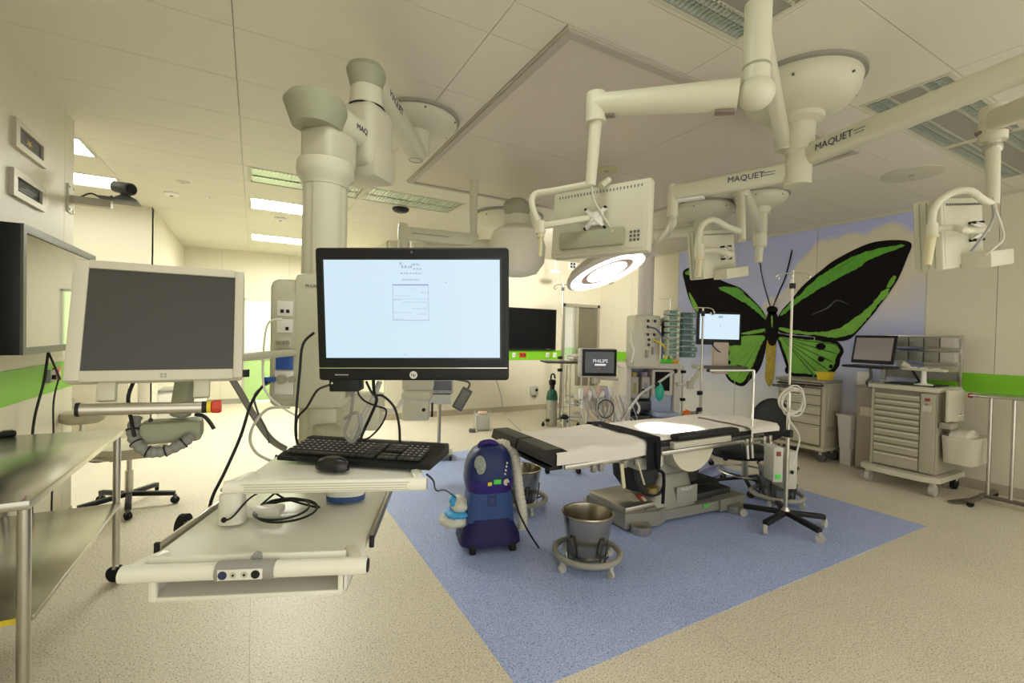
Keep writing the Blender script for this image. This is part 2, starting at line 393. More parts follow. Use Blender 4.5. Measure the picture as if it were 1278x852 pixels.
for k in range(6):
    a = .12+.16*k; ex, ey = 480+230*math.cos(a), 570+230*math.sin(a)
    ex = min(ex, 722); ey = min(ey, 728)
    flat('vein', [(482,574),(ex,ey),(ex-3,ey+5)], 3, M('vein_dark', (.03,.12,.015), .5), 0, hw)
fwR = flat('forewing', [(460,500),(480,455),(520,410),(560,360),(600,320),(650,280),(700,240),(760,205),(820,175),(880,152),(940,142),(1000,140),(1040,145),(1058,158),(1055,180),(1040,215),(1020,265),(1000,310),(985,335),(965,365),(945,395),(920,425),(895,460),(860,500),(825,540),(790,575),(750,588),(700,585),(650,575),(600,565),(540,560),(470,548)], 4, BWING)
flat('green_band', [(474,474),(510,428),(560,384),(600,344),(640,308),(700,268),(760,232),(820,205),(880,185),(940,172),(1000,162),(1028,163),(990,182),(930,202),(870,228),(830,258),(780,284),(720,318),(660,350),(600,388),(540,428),(492,470)], 5, BGREEN, 2, fwR)
flat('green_edge', [(475,528),(540,540),(600,546),(650,548),(720,536),(760,518),(800,492),(840,460),(880,425),(912,385),(938,360),(960,357),(945,390),(915,420),(890,452),(855,495),(815,540),(770,565),(700,572),(640,562),(560,556),(480,542)], 5, BGREEN2, 2.5, fwR)
flat('green_edge', [(948,346),(962,318),(980,298),(990,306),(975,336),(958,352)], 5, BGREEN2, 1, fwR)
flat('vein', [(610,472),(680,440),(728,405),(790,432),(729,410),(690,442),(640,463)], 5, M('vein_grey', (.05,.06,.045), .5), 0, fwR)
flat('vein', [(840,196),(780,240),(700,280),(782,237)], 6, BWING, 0, fwR)
hl = flat('hindwing', [(300,560),(410,550),(416,590),(405,650),(385,710),(350,750),(312,787),(270,777),(240,752),(224,710),(214,650),(220,600)], 1, BWING)
flat('green_field', [(305,568),(404,564),(394,600),(368,660),(348,705),(328,745),(305,772),(270,763),(245,740),(231,705),(224,650),(229,605)], 2, BGREEN2, 2, hl)
for s in ((240,640,12,14),(258,600,14,9),(245,682,12,10),(290,702,16,9)): disc(*s, 3, hl)
for k in range(4):
    a = 1.9+.22*k; flat('vein', [(402,566),(402+190*math.cos(a),566+190*math.sin(a)),(398+190*math.cos(a),568+190*math.sin(a))], 3, M('vein_dark'), 0, hl)
fl_ = flat('forewing', [(415,503),(405,465),(380,430),(350,400),(320,370),(290,348),(230,325),(150,290),(95,264),(62,266),(44,284),(50,320),(62,370),(75,410),(95,450),(120,480),(180,515),(250,550),(320,562),(410,548)], 4, BWING)
flat('green_band', [(200,350),(288,352),(320,384),(355,413),(390,448),(411,486),(404,490),(370,456),(320,420),(260,386)], 5, BGREEN, 2, fl_)
flat('green_edge', [(55,290),(80,270),(120,280),(160,300),(110,302)], 5, BGREEN, 1, fl_)
flat('green_edge', [(72,372),(86,390),(112,440),(110,458),(95,446),(80,412)], 5, BGREEN2, 1, fl_)
flat('green_edge', [(300,556),(355,541),(408,533),(402,546),(350,557)], 5, BGREEN2, 1, fl_)
flat('abdomen', [(418,590),(456,590),(453,690),(446,752),(428,790),(408,752),(412,690)], 6, M('abdomen_gold', (.42,.31,.03), .5, var=.6, vs=22))
flat('thorax', [(422,465),(440,455),(460,465),(470,510),(466,560),(455,602),(430,605),(414,565),(410,515)], 7, BWING)
flat('head', [(416,448),(424,436),(440,432),(456,436),(466,448),(458,464),(440,470),(424,464)], 7, BWING)
flat('thorax_stripe', [(437,478),(443,478),(444,505),(441,528),(437,510)], 8, BGREEN2)
for pts in (((430,434),(405,350),(390,280),(380,212),(386,212),(394,280),(409,350),(434,434)), ((443,434),(468,370),(498,300),(524,193),(530,195),(503,303),(473,373),(447,434))):
    flat('antenna', pts, 7, BWING)
# ================================================================ CEILING FITTINGS
LOUV = M('louvre_mirror', (.60, .64, .58), .28, .6); GP = M('grey_blank_panel', (.30, .29, .24), .5)
LITS = [M('lit_diffuser', (1, 1, 1), .5, emit=(.95, .965, .86), es=46), M('dimmed_diffuser', (1, 1, 1), .5, emit=(.95, .965, .86), es=9.5), M('low_diffuser', (1, 1, 1), .5, emit=(.95, .965, .86), es=4.5)]
lumlab = ['unlit louvred ceiling light nearest the thick white column', 'unlit louvred ceiling light left of the small dark ceiling dome', 'lit ceiling light in the corridor, nearer of two', 'lit ceiling light in the corridor, farther of two',
          'lit ceiling light above the alcove, upper in view', 'lit ceiling light above the alcove, just above the wall camera', 'lit ceiling light straight above the computer tray', 'unlit mirror louvre ceiling light at the top edge', 'unlit mirror louvre ceiling light crossed by the lettered arm', 'unlit ceiling light above the rightmost monitor']
for i, (x0, x1, y0, y1, kind) in enumerate(LUMS):
    t = thing('ceiling_light', lumlab[i], 'ceiling light', ((x0+x1)/2, (y0+y1)/2, H), 0, 'recessed ceiling lights')
    a, c = (x1-x0)/2, (y1-y0)/2
    f = MB()
    f.b2(-a, a, -c, -c+.02, -.003, .018).b2(-a, a, c-.02, c, -.003, .018).b2(-a, -a+.02, -c+.02, c-.02, -.003, .018).b2(a-.02, a, -c+.02, c-.02, -.003, .018)
    f.build('frame', CREAM2, t)
    if kind == 1:
        MB().b2(-a+.02, a-.02, -c+.02, c-.02, .004, .012).build('diffuser', LITS[0 if i in (2, 3) else 1 if i in (4, 5) else 2], t)
        m = MB()
        for k in (-1, 0, 1): m.b2(-a+.02, a-.02, k*c*.5-.006, k*c*.5+.006, -.002, .004)
        m.build('divider', CREAM2, t)
    else:
        MB().b2(-a+.02, a-.02, -c+.02, c-.02, .012, .018).build('backing', GP if kind == 2 else CREAM2, t)
        rows = ((-c+.025, -c+.085), (-c+.09, -c+.15), (c-.15, c-.09), (c-.085, c-.025)) if kind == 2 else ((-c+.04, -.02), (.02, c-.04))
        for (r0, r1) in rows:
            m = MB(); n = int((2*a-.06)/(.028 if kind == 2 else .036)); mid = (r0+r1)/2
            m.add([(-a+.03, r0, .001), (a-.03, r0, .001), (a-.03, mid, .012), (-a+.03, mid, .012), (-a+.03, r1, .001), (a-.03, r1, .001)], [[0,1,2,3],[3,2,5,4]])
            for k in range(n):
                x = -a+.03+(k+.5)*(2*a-.06)/n; m.b2(x-.0035, x+.0035, r0, r1, -.003, .010)
            o = m.build('louvre', LOUV, t); o['kind'] = 'stuff'
        if kind == 2:
            MB().b2(-a+.02, a-.02, -.075, .075, .002, .010).build('centre_panel', GP, t)
            MB().b2(-a+.02, a-.02, -.085, -.073, -.003, .012).b2(-a+.02, a-.02, .073, .085, -.003, .012).build('divider', CREAM2, t)
# laminar air-flow field: grey frame with recessed smooth panels
af = structroot('trim_6', 'square air flow field framed in grey above the operating table')
x0, x1, y0, y1 = 1.325, 4.10, 1.87, 4.53
FRG = M('air_frame', (.44, .40, .34), .5)
fr = MB(); e_ = .035
fr.b2(x0-.012, x1+.012, y0-.012, y0+e_, H-.02, H+.012).b2(x0-.012, x1+.012, y1-e_, y1+.012, H-.02, H+.012).b2(x0-.012, x0+e_, y0+e_, y1-e_, H-.02, H+.012).b2(x1-e_, x1+.012, y0+e_, y1-e_, H-.02, H+.012)
fr.build('frame', FRG, af)
MB().b2(x0-.022, x0-.012, y0-.022, y1+.022, H-.006, H+.01).build('frame_lip', CREAM2, af); MB().b2(x0-.012, x1+.022, y0-.022, y0-.012, H-.006, H+.01).build('frame_lip', CREAM2, af)
AFP = M('air_panel', (.62, .56, .47), .42)
for xa, xb in ((x0+.035, 2.71), (2.71, x1-.035)):
    for ya, yb in ((y0+.035, 3.21), (3.21, y1-.035)): MB().b2(xa+.002, xb-.002, ya+.002, yb-.002, H-.008, H+.01).build('field_panel', AFP, af)
# small round ceiling items
def rd(name, label, cat, x, y, r, hgt, mat, prof=None, zc=H):
    t = thing(name, label, cat, (x, y, zc))
    MB().lathe([(r, 0), (r*1.0, -hgt*.4), (r*.8, -hgt*.8), (r*.5, -hgt)], n=24).build('cover', mat, t)
    rb_ = min(r*.25, .022); MB().lathe([(rb_, -hgt*.9), (rb_*.9, -hgt*1.25), (0, -hgt*1.3)], n=16).build('centre_button', GREY, t)
rd('smoke_detector', 'small white smoke detector on the ceiling above the wall camera', 'smoke detector', *CE(214, 241).xy, .075, .03, WHITE)
rd('smoke_detector', 'small white smoke detector between the two lit corridor lights', 'smoke detector', *CE(350, 272).xy, .07, .035, WHITE)
rd('ceiling_disc', 'flat pale disc on the ceiling above the smoke detector', 'ceiling disc', *CE(228, 227).xy, .06, .01, CREAM2)
rd('ceiling_sensor', 'tiny pale sensor on the ceiling left of the column', 'ceiling disc', *CE(262, 246).xy, .035, .012, WHITE)
rd('camera_dome', 'small dark camera dome on the ceiling beyond the thick column', 'camera dome', *CE(500, 260).xy, .10, .05, BLACK)
rd('ceiling_disc', 'yellowish round sensor on the air flow field above the hanging monitor back', 'ceiling disc', *CE(757, 211).xy, .095, .012, M('yellowish', (.55, .53, .27), .5), zc=H-.008)
rd('ceiling_speaker', 'large flush round ceiling speaker near the picture wall', 'speaker', *CE(1138, 217).xy, .22, .012, CREAM2)
# ================================================================ CEILING PENDANTS
RIM = M('pendant_rim', (.30, .29, .24), .5)
def dome(t, x, y, r, dep, mat=CREAM):
    m = MB().lathe([(r*.97, H), (r, H-.03), (r*.96, H-dep*.45), (r*.82, H-dep*.72), (r*.55, H-dep*.92), (r*.34, H-dep)], (x, y, 0), 40)
    o = m.build('ceiling_dome', mat, t, True)
    MB().lathe([(r*1.06, H), (r*1.06, H-.018), (r*.98, H-.020)], (x, y, 0), 40).build('mounting_ring', RIM, t, True)
    for k in range(6):
        a = k*math.pi/3+.4; s = MB().cyl((x+r*.93*math.cos(a), y+r*.93*math.sin(a), H-dep*.40), (x+r*1.0*math.cos(a), y+r*1.0*math.sin(a), H-dep*.40), .006, n=8)
        s.build('screw', DGREY, t, True)
    return o
def facing_left(p0, p1, off, zoff=0):
    """frame for lettering on the camera side of a beam p0->p1 (reading left to right in view)"""
    p0, p1 = Vector(p0), Vector(p1)
    x = (p1-p0).normalized(); n = x.cross(Vector((0,0,1))).normalized()
    if n.dot(CAM-(p0+p1)/2) < 0: n = -n
    u = n.cross(x).normalized()
    return x, u, n
# ---------- A: the big pendant close to the camera
cA = Vector((.98, 3.18, 0)); pA = A(458, 95, 2, 2.72); colA = V(.267, 2.20, 0)
tA = thing('ceiling_pendant', 'thick cream ceiling pendant column carrying the shelf and sockets', 'ceiling pendant', (colA.x, colA.y, .9))
dome(tA, cA.x, cA.y, .275, .10)
def armbox(t, p0, p1, w0, w1, h0, h1, name='arm', mat=CREAM):
    m, L = along(p0, p1); prof = []
    mb = MB()
    def ring(x, w, h, r=.35):
        pts = []
        for sx, sy in ((1,1),(-1,1),(-1,-1),(1,-1)):
            for a in range(4):
                t = (a/3)*math.pi/2+{(1,1):0,(-1,1):math.pi/2,(-1,-1):math.pi,(1,-1):1.5*math.pi}[(sx,sy)]
                rr = r*min(w, h)
                pts.append((x, sx*(w/2-rr)+rr*math.cos(t), sy*(h/2-rr)+rr*math.sin(t)))
        return pts
    rs = [ring(-w0*.30, w0*.75, h0*.8), ring(-w0*.18, w0*.95, h0), ring(0, w0, h0), ring(L, w1, h1), ring(L+w1*.18, w1*.95, h1), ring(L+w1*.30, w1*.75, h1*.8)]
    n = 16; vs = [p for r in rs for p in r]; fs = []
    for i in range(len(rs)-1):
        for k in range(n): fs.append([i*n+k, i*n+(k+1) % n, (i+1)*n+(k+1) % n, (i+1)*n+k])
    fs += [list(range(n))[::-1], [(len(rs)-1)*n+k for k in range(n)]]
    mb.add(vs, fs, m); return mb.build(name, mat, t, True)
a0 = V(cA.x-.02, cA.y-.04, 2.69); a1 = V(pA.x, pA.y, 2.71)
up1 = armbox(tA, a1, a0, .15, .14, .125, .10)
MB().cyl((cA.x, cA.y, 2.70), (cA.x, cA.y, 2.86), .085, n=28).build('arm_bearing', CREAM, tA, True)
MB().tube([(a0.x+.045*math.cos(k*math.pi/12), a0.y+.045*math.sin(k*math.pi/12), 2.640) for k in range(24)], .003, 6, closed=True).build('end_ring', GREY, tA, True)
def cap(t, p0, p1, c, w, h, L, nm='end_cap'):
    """sage coloured keystone cap closing an arm end: flat narrow foot, widest above the middle, domed top"""
    m, _ = along(p0, p1); m.translation = Vector(c)
    return loft([(-h*.52, L*.70, w*.74, -L*.02, 0), (-h*.50, L*.75, w*.79, -L*.02, 0), (h*.0, L*.97, w*.97, -L*.03, 0), (h*.12, L, w, -L*.04, 0), (h*.32, L*.88, w*.90, -L*.03, 0), (h*.45, L*.62, w*.66, 0, 0), (h*.5, L*.3, w*.34, 0, 0)], 32, 2.3, m).build(nm, SAGE, t, True, ang=30)
cap(tA, a1, a0, a1+V(0,0,.005), .185, .125, .19)
x, u, n = facing_left(a1, a0, 0); 
text('MAQUET', .055, basis(a1+x*.13+n*.0745, x, u, n), INK, tA)
# brake housing under the elbow
hd = MB(); ax = (colA-Vector((pA.x, pA.y, 0))).normalized(); hyaw = math.atan2(ax.y, ax.x)
hm = TR(pA.x, pA.y, 0) @ RZ(hyaw)
hd.cyl((pA.x, pA.y, 2.55), (pA.x, pA.y, 2.66), .085, .075, 28)
hd.build('elbow_neck', CREAM, tA, True)
MB().lathe([(.088, 2.560), (.091, 2.556), (.088, 2.552)], (pA.x, pA.y, 0), 28).build('seal_ring', BLACK, tA, True)
MB().box(-.005, 0, 2.40, .21, .20, .32, .045, Mx=hm, seg=4).box(-.02, -.01, 2.28, .19, .24, .17, .03, Mx=hm).build('brake_housing', CREAM2, tA, True)
b0 = V(pA.x, pA.y, 2.39)+ax*.02; b1 = V(colA.x, colA.y, 2.39)
armbox(tA, b1, b0, .155, .15, .135, .125)
cap(tA, b1, b0, b1+ax*.055, .235, .145, .26)
x, u, n = facing_left(b1, b0, 0)
text('MAQUET', .036, basis(b1-ax*.105+n*.079, x, u, n), INK, tA)
hm2 = TR(colA.x, colA.y, 0) @ RZ(hyaw)
MB().box(-.02, 0, 2.25, .20, .17, .17, .035, Mx=hm2, seg=3).build('head_housing', CREAM2, tA, True)
cl = MB().lathe([(.098, 2.19), (.117, 2.185), (.121, 2.15), (.119, 2.125), (.10, 2.10), (.096, 2.08)], (colA.x, colA.y, 0), 36)
cl.build('column_collar', CREAM, tA, True)
co = MB(); N = 48
prof2 = []
for k in range(N):
    t_ = 2*math.pi*k/N; r_ = .093-.006*max(0, math.cos(4*(t_-hyaw)))**12; prof2.append((r_*math.cos(t_), r_*math.sin(t_)))
co.prism(prof2, .92, 2.10, TR(colA.x, colA.y, 0)); co.build('column', CREAM, tA, True, ang=25)
# service head with sockets (left of and in front of the column)
yv = math.radians(90)-YAW+math.radians(8)              # its front looks back at the camera
dirF = V(math.cos(yv), math.sin(yv), 0)                # away from camera
dirR = V(math.sin(yv), -math.cos(yv), 0)
sc0 = P(372, 430, 1.90); sc0.z = 0
SM = basis(sc0, dirR, dirF, (0,0,1))
sh = MB().box(.035, .11, 1.395, .30, .24, .53, .035, Mx=SM, seg=3); sh.box(.085, .105, 1.405, .20, .27, .56, .03, Mx=SM)
sh.build('service_head', CREAM, tA, True)
sp = MB().box(-.048, -.013, 1.385, .098, .012, .44, .006, Mx=SM).build('socket_panel', CREAM2, tA, True)
def plate(cx, cz, w_, h_, mat, nm='socket_plate'): return MB().box(cx, -.022, cz, w_, .008, h_, .003, Mx=SM).build(nm, mat, sp, True)
plate(-.045, 1.535, .062, .062, WHITE); plate(-.045, 1.465, .062, .055, WHITE); plate(-.045, 1.395, .055, .045, CREAM2); plate(-.045, 1.325, .066, .075, BLUE, 'blue_socket'); plate(-.045, 1.235, .072, .095, WHITE)
for cx, cz in ((-.055,1.525),(-.033,1.525),(-.035,1.455)): MB().box(cx, -.027, cz, .012, .004, .013, 0, Mx=SM).build('socket_hole', BLACK, sp, True)
for cx in (-.068, -.05, -.032): MB().cyl((cx, -.04, 1.398), (cx, -.022, 1.398), .008, n=12, Mx=SM).build('connector', STEEL, sp, True)
MB().cyl((-.05, -.045, 1.25), (-.05, -.022, 1.25), .019, n=16, Mx=SM).build('connector', STEEL, sp, True)
MB().cyl((-.012, -.04, 1.25), (-.012, -.022, 1.25), .014, n=16, Mx=SM).build('connector', STEEL, sp, True)
MB().box(-.095, -.04, 1.25, .05, .02, .02, .005, Mx=SM).build('blue_plug', BLUE, sp, True)
text('M-CARRIER', .016, SM @ basis((.035, -.033, 1.63), (1,0,0), (0,0,1), (0,-1,0)), INK, tA)
MB().box(.17, .17, 1.09, .30, .16, .16, .02, Mx=SM).box(.10, .24, 1.00, .17, .16, .30, .02, Mx=SM).build('lower_housing', CREAM2, tA, True)

# ---------- B: central pendant with three arms
cB = V(2.75, 1.56, 0)
tB = thing('ceiling_pendant', 'ceiling pendant with wide dome and lettered arms above the blue floor', 'ceiling pendant', (cB.x, cB.y, 2.4))
dome(tB, cB.x, cB.y, .30, .21)
MB().lathe([(.13, 2.78), (.125, 2.72), (.085, 2.70), (.078, 2.55), (.062, 2.54), (.062, 2.37), (.055, 2.36)], (cB.x, cB.y, 0), 32).build('shaft', CREAM, tB, True)
E1 = P(945, 62, 1.72); e0 = V(cB.x-.07, cB.y+.05, 2.62)
e1 = V(E1.x, E1.y, 2.66)
armbox(tB, e0, e1, .07, .06, .11, .075, 'narrow_arm')
MB().cyl((e0.x, e0.y, 2.56), (e0.x, e0.y, 2.69), .044, n=24).build('arm_bearing', CREAM, tB, True)
kn = MB().cyl((E1.x, E1.y, 2.27+.06), (E1.x, E1.y, 2.70), .047, n=28)
kn.build('elbow_tube', CREAM, tB, True)
MB().lathe([(.0475, 2.47), (.0495, 2.465), (.0475, 2.46)], (E1.x, E1.y, 0), 28).build('seal_ring', SAGE, tB, True)
s1 = V(E1.x, E1.y, 2.37); s2 = P(744, 131, 1.93)
m, L = along(s1, s2)
sa = MB().cyl(s1+m.col[0].xyz*.06, s2, .058, .044, 24); sa.build('spring_arm', CREAM, tB, True)
MB().ell((0,0,0), .066, .066, .06, Mx=TR(*s1)).build('knuckle', CREAM, tB, True)
kk = MB(); kk.cyl(s2+V(0,0,-.075), s2+V(0,0,.045), .042, n=24); kk.build('end_knuckle', CREAM, tB, True)
BRI = M('brown_insert', (.22, .17, .14), .5); MB().box(.10, 0, -.063, .07, .035, .01, .002, Mx=m).build('joint_insert', BRI, tB, True); MB().box(L-.06, 0, -.048, .045, .03, .01, .002, Mx=m).build('joint_insert', BRI, tB, True)
# B2 lettered arm going left, B3 lettered arm going right
f2 = A(840, 241, 2, 2.43); f0 = V(cB.x, cB.y, 2.44)
armbox(tB, f0, f2, .085, .07, .12, .10, 'lettered_arm')
MB().cyl(f0-V(0,0,.085), f0+V(0,0,.06), .072, n=28).build('arm_bearing', CREAM, tB, True)
x, u, n = facing_left(f2, f0, 0)
text('MAQUET', .050, basis(f0-x*.37+n*.0435+u*.004, x, u, n), INK, tB)
for k_ in (0, 1): MB().box(0, 0, 0, .075-.01*k_, .001, .006, 0, Mx=basis(f0-x*.145+n*.043+u*(.012-.016*k_), x, n, u)).build('small_print', M('grey_ink', (.25,.25,.24), .6), tB, True)
sl = MB().beam(f0+x*-.52-u*.062, f2+x*.03-u*.056, .05, .012); sl.build('glide_rail', WHITE, tB, True)
g0 = V(cB.x+.02, cB.y-.03, 2.52); g1 = A(1290, 80, 2, 2.52); gd = (g1-g0).normalized(); g2 = g0+gd*1.15
armbox(tB, g0, g2, .085, .075, .12, .10, 'lettered_arm')
x, u, n = facing_left(g0, g2, 0)
text('MAQUET', .052, basis(g0+x*.095+n*.0435+u*.005, x, u, n), INK, tB)
for k_ in (0, 1): MB().box(0, 0, 0, .06-.01*k_, .001, .006, 0, Mx=basis(g0+x*.34+n*.043+u*(.012-.016*k_), x, n, u)).build('small_print', M('grey_ink'), tB, True)
MB().cyl(g2+V(0,0,-.22), g2+V(0,0,.06), .05, n=24).build('elbow_tube', CREAM, tB, True)
h2 = P(1240, 150, 2.2)
armbox(tB, g2+V(0,0,-.15), h2, .085, .08, .10, .095, 'spring_arm')
kk = MB().cyl(h2+V(0,0,-.10), h2+V(0,0,.06), .052, n=24); kk.build('end_knuckle', CREAM, tB, True)
MB().box(0, 0, -.055, .09, .11, .014, .003, Mx=TR(*h2)).build('joint_insert', M('brown_insert'), tB, True)
MB().cyl(f2+V(0,0,-.16), f2+V(0,0,.055), .035, n=24).build('end_knuckle', CREAM, tB, True)

# ---------- monitors hung from arms, seen from behind
HANDLE = M('ivory_handle', (.62, .57, .36), .45)
def monback(t, C, right, up, w_, h_, dp, box=None, hx=0, mat=CREAM2):
    """flat monitor; local x = right in view from behind, y = away from viewer (towards screen), z = up"""
    right = Vector(right).normalized(); nrm = Vector(up).cross(right).normalized(); up = right.cross(nrm).normalized()
    m = basis(C, right, nrm, up)
    MB().box(0, dp/2, 0, w_, dp, h_, .012, Mx=m).build('housing', mat, t, True)
    if dp > .08:
        for k in range(3): MB().box(-w_/2-.001, dp*(.25+.25*k), 0, .006, .004, h_*.94, .001, Mx=m).build('side_rib', SAGE, t, True)
    MB().box(0, dp*.02, 0, w_*.92, .012, h_*.90, .006, Mx=m).build('back_cover', mat, t, True)
    MB().box(0, dp+.001, 0, w_*.92, .004, h_*.90, 0, Mx=m).build('screen', BLACK, t, True)
    v = MB()
    for k in range(26): v.box(-w_*.42+k*w_*.84/25, -.0055, h_*.40, .004, .002, .011, 0, Mx=m)
    o = v.build('vent_slot', DGREY, t, True); o['kind'] = 'stuff'
    return m
C1 = (P(689, 282, 2.13)+P(811, 266, 1.87))/2; rt = P(811, 266, 1.87)-P(689, 282, 2.13)
t1 = thing('hanging_monitor', 'flat monitor seen from behind on a curved tube above the surgical light', 'monitor', C1)
m1 = monback(t1, C1, rt, V(0,0,1)+Fw*.08, rt.length, .305, .055)
MB().box(-.02, -.016, -.085, .30, .03, .075, .008, Mx=m1).build('cable_cover', SAGE, t1, True)
for a in range(3):
    for bq in range(3): MB().box(.155+.016*a, -.007, -.07-.017*bq, .009, .003, .010, 0, Mx=m1).build('port', DGREY, t1, True)
v = MB()
for sx, sz in ((-1,1),(1,1),(-1,-1),(1,-1)): v.beam((0,-.03,.0), (.045*sx,-.022,.042*sz), .02, .012, Mx=m1)
v.box(0, -.022, 0, .07, .02, .06, .006, Mx=m1); v.build('mount_plate', WHITE, t1, True)
for sx in (-.045, .045):
    for sz in (-.042, .042): MB().cyl((sx, -.034, sz), (sx, -.02, sz), .006, n=10, Mx=m1).build('bolt', BLACK, t1, True)
top = s2+V(0,0,-.07); lo = P(737, 232, 1.93)
MB().cyl(top, lo, .026, .022, 20).cyl(top, top+V(0,0,.02), .033, n=20).build('drop_tube', CREAM, t1, True)
cy = [lo+V(0,0,.01), P(690, 238, 1.98), P(668, 242, 2.0), P(664, 255, 2.0), P(672, 280, 2.0), P(672, 292, 2.0)]
MB().tube(cy, .0135, 12, 6).build('bow_tube', CREAM, t1, True)
MB().beam(P(672, 283, 2.0), m1 @ V(-.02, -.04, 0), .03, .026, .008).build('side_arm', CREAM, t1, True)
MB().cyl(P(675, 276, 2.0), P(675, 291, 2.0), .02, n=16).build('pivot', CREAM, t1, True)
MB().cyl(P(675, 291, 2.0), P(675, 296, 2.0), .016, n=16).cyl(P(675, 294, 2.0), P(674, 320, 2.0), .0095, .008, n=16).build('handle', HANDLE, t1, True)
MB().tube([lo+V(0,0,.03), P(741, 248, 1.94), P(750, 265, 1.95), P(762, 284, 1.94), P(764, 288, 1.92)], .005, 8, 5).build('cable', M('pale_cable', (.6,.58,.48), .5), t1, True)
MB().cyl(P(750, 232, 1.97), P(760, 224, 1.99), .014, n=12).build('bow_clamp', CREAM, t1, True)
# monitor 2 and 3: same kind seen edge-on
# monitor 2
D2 = V(4.54, 2.94, 0)
c2 = P(898, 316, 3.25); r2v = (P(930, 312, 3.42)-P(880, 316, 3.10))
t2 = thing('hanging_monitor', 'monitor seen obliquely from behind, left of the printed butterfly body', 'monitor', c2)
m2 = monback(t2, c2, r2v, (0,0,1), .44, .33, .11)
MB().box(.05, -.05, -.145, .30, .10, .07, .006, Mx=m2).build('cable_cover', CREAM2, t2, True)
v = MB()
for sx, sz in ((-1,1),(1,1),(-1,-1),(1,-1)): v.beam((.06,-.05,.0), (.06+.045*sx,-.010,.042*sz), .02, .012, Mx=m2)
v.build('mount_plate', WHITE, t2, True)
for sx in (-.045, .045):
    for sz in (-.042, .042): MB().cyl((.06+sx, -.03, sz), (.06+sx, -.003, sz), .008, n=10, Mx=m2).build('bolt', BLACK, t2, True)
a2 = P(924, 240, 3.29)
MB().cyl(a2, P(926, 300, 3.2), .03, .026, 20).build('drop_tube', CREAM, t2, True)
MB().tube([P(924, 289, 3.12), P(908, 283, 3.12), P(890, 274, 3.12), P(876, 281, 3.12), P(871, 300, 3.12), P(872, 312, 3.12)], .022, 12, 6).build('bow_tube', CREAM, t2, True)
MB().tube([P(873, 314, 3.12), P(893, 312, 3.08), P(910, 317, 3.06), m2 @ V(.06, -.05, .0)], .02, 12, 6).build('side_arm', CREAM, t2, True)
MB().cyl(P(873, 305, 3.12), P(873, 320, 3.12), .034, n=16).build('pivot', CREAM, t2, True)
MB().cyl(P(873, 320, 3.12), P(873, 324, 3.12), .03, n=16).cyl(P(873, 322, 3.12), P(871, 346, 3.12), .022, .019, n=16).build('handle', HANDLE, t2, True)
# monitor 3
c3 = P(1203, 290, 2.24); r3v = (P(1246, 290, 2.36)-P(1178, 296, 2.10))
t3 = thing('hanging_monitor', 'rightmost hanging monitor seen obliquely from behind', 'monitor', c3)
m3 = monback(t3, c3, r3v, (0,0,1), .44, .335, .11)
MB().box(.08, -.055, -.14, .26, .11, .075, .006, Mx=m3).build('cable_cover', CREAM2, t3, True)
v = MB()
for sx, sz in ((-1,1),(1,1),(-1,-1),(1,-1)): v.beam((.09,-.05,.0), (.09+.045*sx,-.010,.042*sz), .02, .012, Mx=m3)
v.build('mount_plate', WHITE, t3, True)
for sx in (-.045, .045):
    for sz in (-.042, .042): MB().cyl((.09+sx, -.03, sz), (.09+sx, -.003, sz), .007, n=10, Mx=m3).build('bolt', BLACK, t3, True)
MB().cyl(h2+V(0,0,-.09), P(1239, 256, 2.15), .028, .024, 20).build('drop_tube', CREAM, t3, True)
MB().lathe([(.034, -.02), (.038, 0), (.034, .02)], h2+V(0,0,-.135), 24).build('collar', STEEL, t3, True)
MB().tube([P(1236, 254, 2.10), P(1225, 248, 2.08), P(1210, 238, 2.08), P(1190, 240, 2.1), P(1172, 251, 2.12), P(1164, 266, 2.12), P(1163, 284, 2.12)], .0165, 12, 6).build('bow_tube', CREAM, t3, True)
MB().tube([P(1166, 286, 2.12), P(1190, 284, 2.08), P(1208, 288, 2.05), m3 @ V(.09, -.05, .0)], .015, 12, 6).build('side_arm', CREAM, t3, True)
MB().cyl(P(1163, 279, 2.12), P(1163, 293, 2.12), .023, n=16).build('pivot', CREAM, t3, True)
MB().cyl(P(1163, 293, 2.12), P(1163, 297, 2.12), .027, n=16).cyl(P(1162, 296, 2.12), P(1157, 331, 2.12), .02, .016, n=16).build('handle', HANDLE, t3, True)
MB().tube([P(1240, 246, 2.12), P(1243, 262, 2.1), P(1250, 282, 2.1), P(1252, 298, 2.08), P(1240, 310, 2.06), P(1230, 318, 2.08)], .005, 8, 5).build('cable', M('pale_cable'), t3, True)
MB().tube([P(1238, 250, 2.1), P(1240, 272, 2.06), P(1226, 296, 2.05), P(1212, 314, 2.08)], .006, 8, 5).build('cable', GREY, t3, True)

# ---------- far domes and their arms
tD2 = thing('ceiling_pendant', 'small ceiling pendant dome right of the lettered arm, holding the monitor by the butterfly', 'ceiling pendant', (D2.x, D2.y, 2.5))
dome(tD2, D2.x, D2.y, .25, .14)
MB().lathe([(.10, 2.82), (.085, 2.76), (.068, 2.75), (.068, 2.42), (.04, 2.40), (.036, 2.26), (.02, 2.25)], (D2.x, D2.y, 0), 28).build('shaft', CREAM, tD2, True)
armbox(tD2, V(D2.x, D2.y, 2.60), V(a2.x, a2.y, 2.56), .08, .07, .11, .08, 'narrow_arm')
MB().cyl(V(a2.x, a2.y, 2.47), V(a2.x, a2.y, 2.62), .048, n=24).build('end_knuckle', CREAM, tD2, True)
D1 = V(4.42, 3.55, 0); colD = P(805, 400, 5.6); colD.z = 0
tD1 = thing('ceiling_pendant', 'supply pendant column with round gas outlets behind the operating table', 'ceiling pendant', (colD.x, colD.y, 1.1))
dome(tD1, D1.x, D1.y, .34, .17)
MB().cyl((D1.x, D1.y, 2.60), (D1.x, D1.y, 2.82), .10, n=28).build('arm_bearing', CREAM, tD1, True)
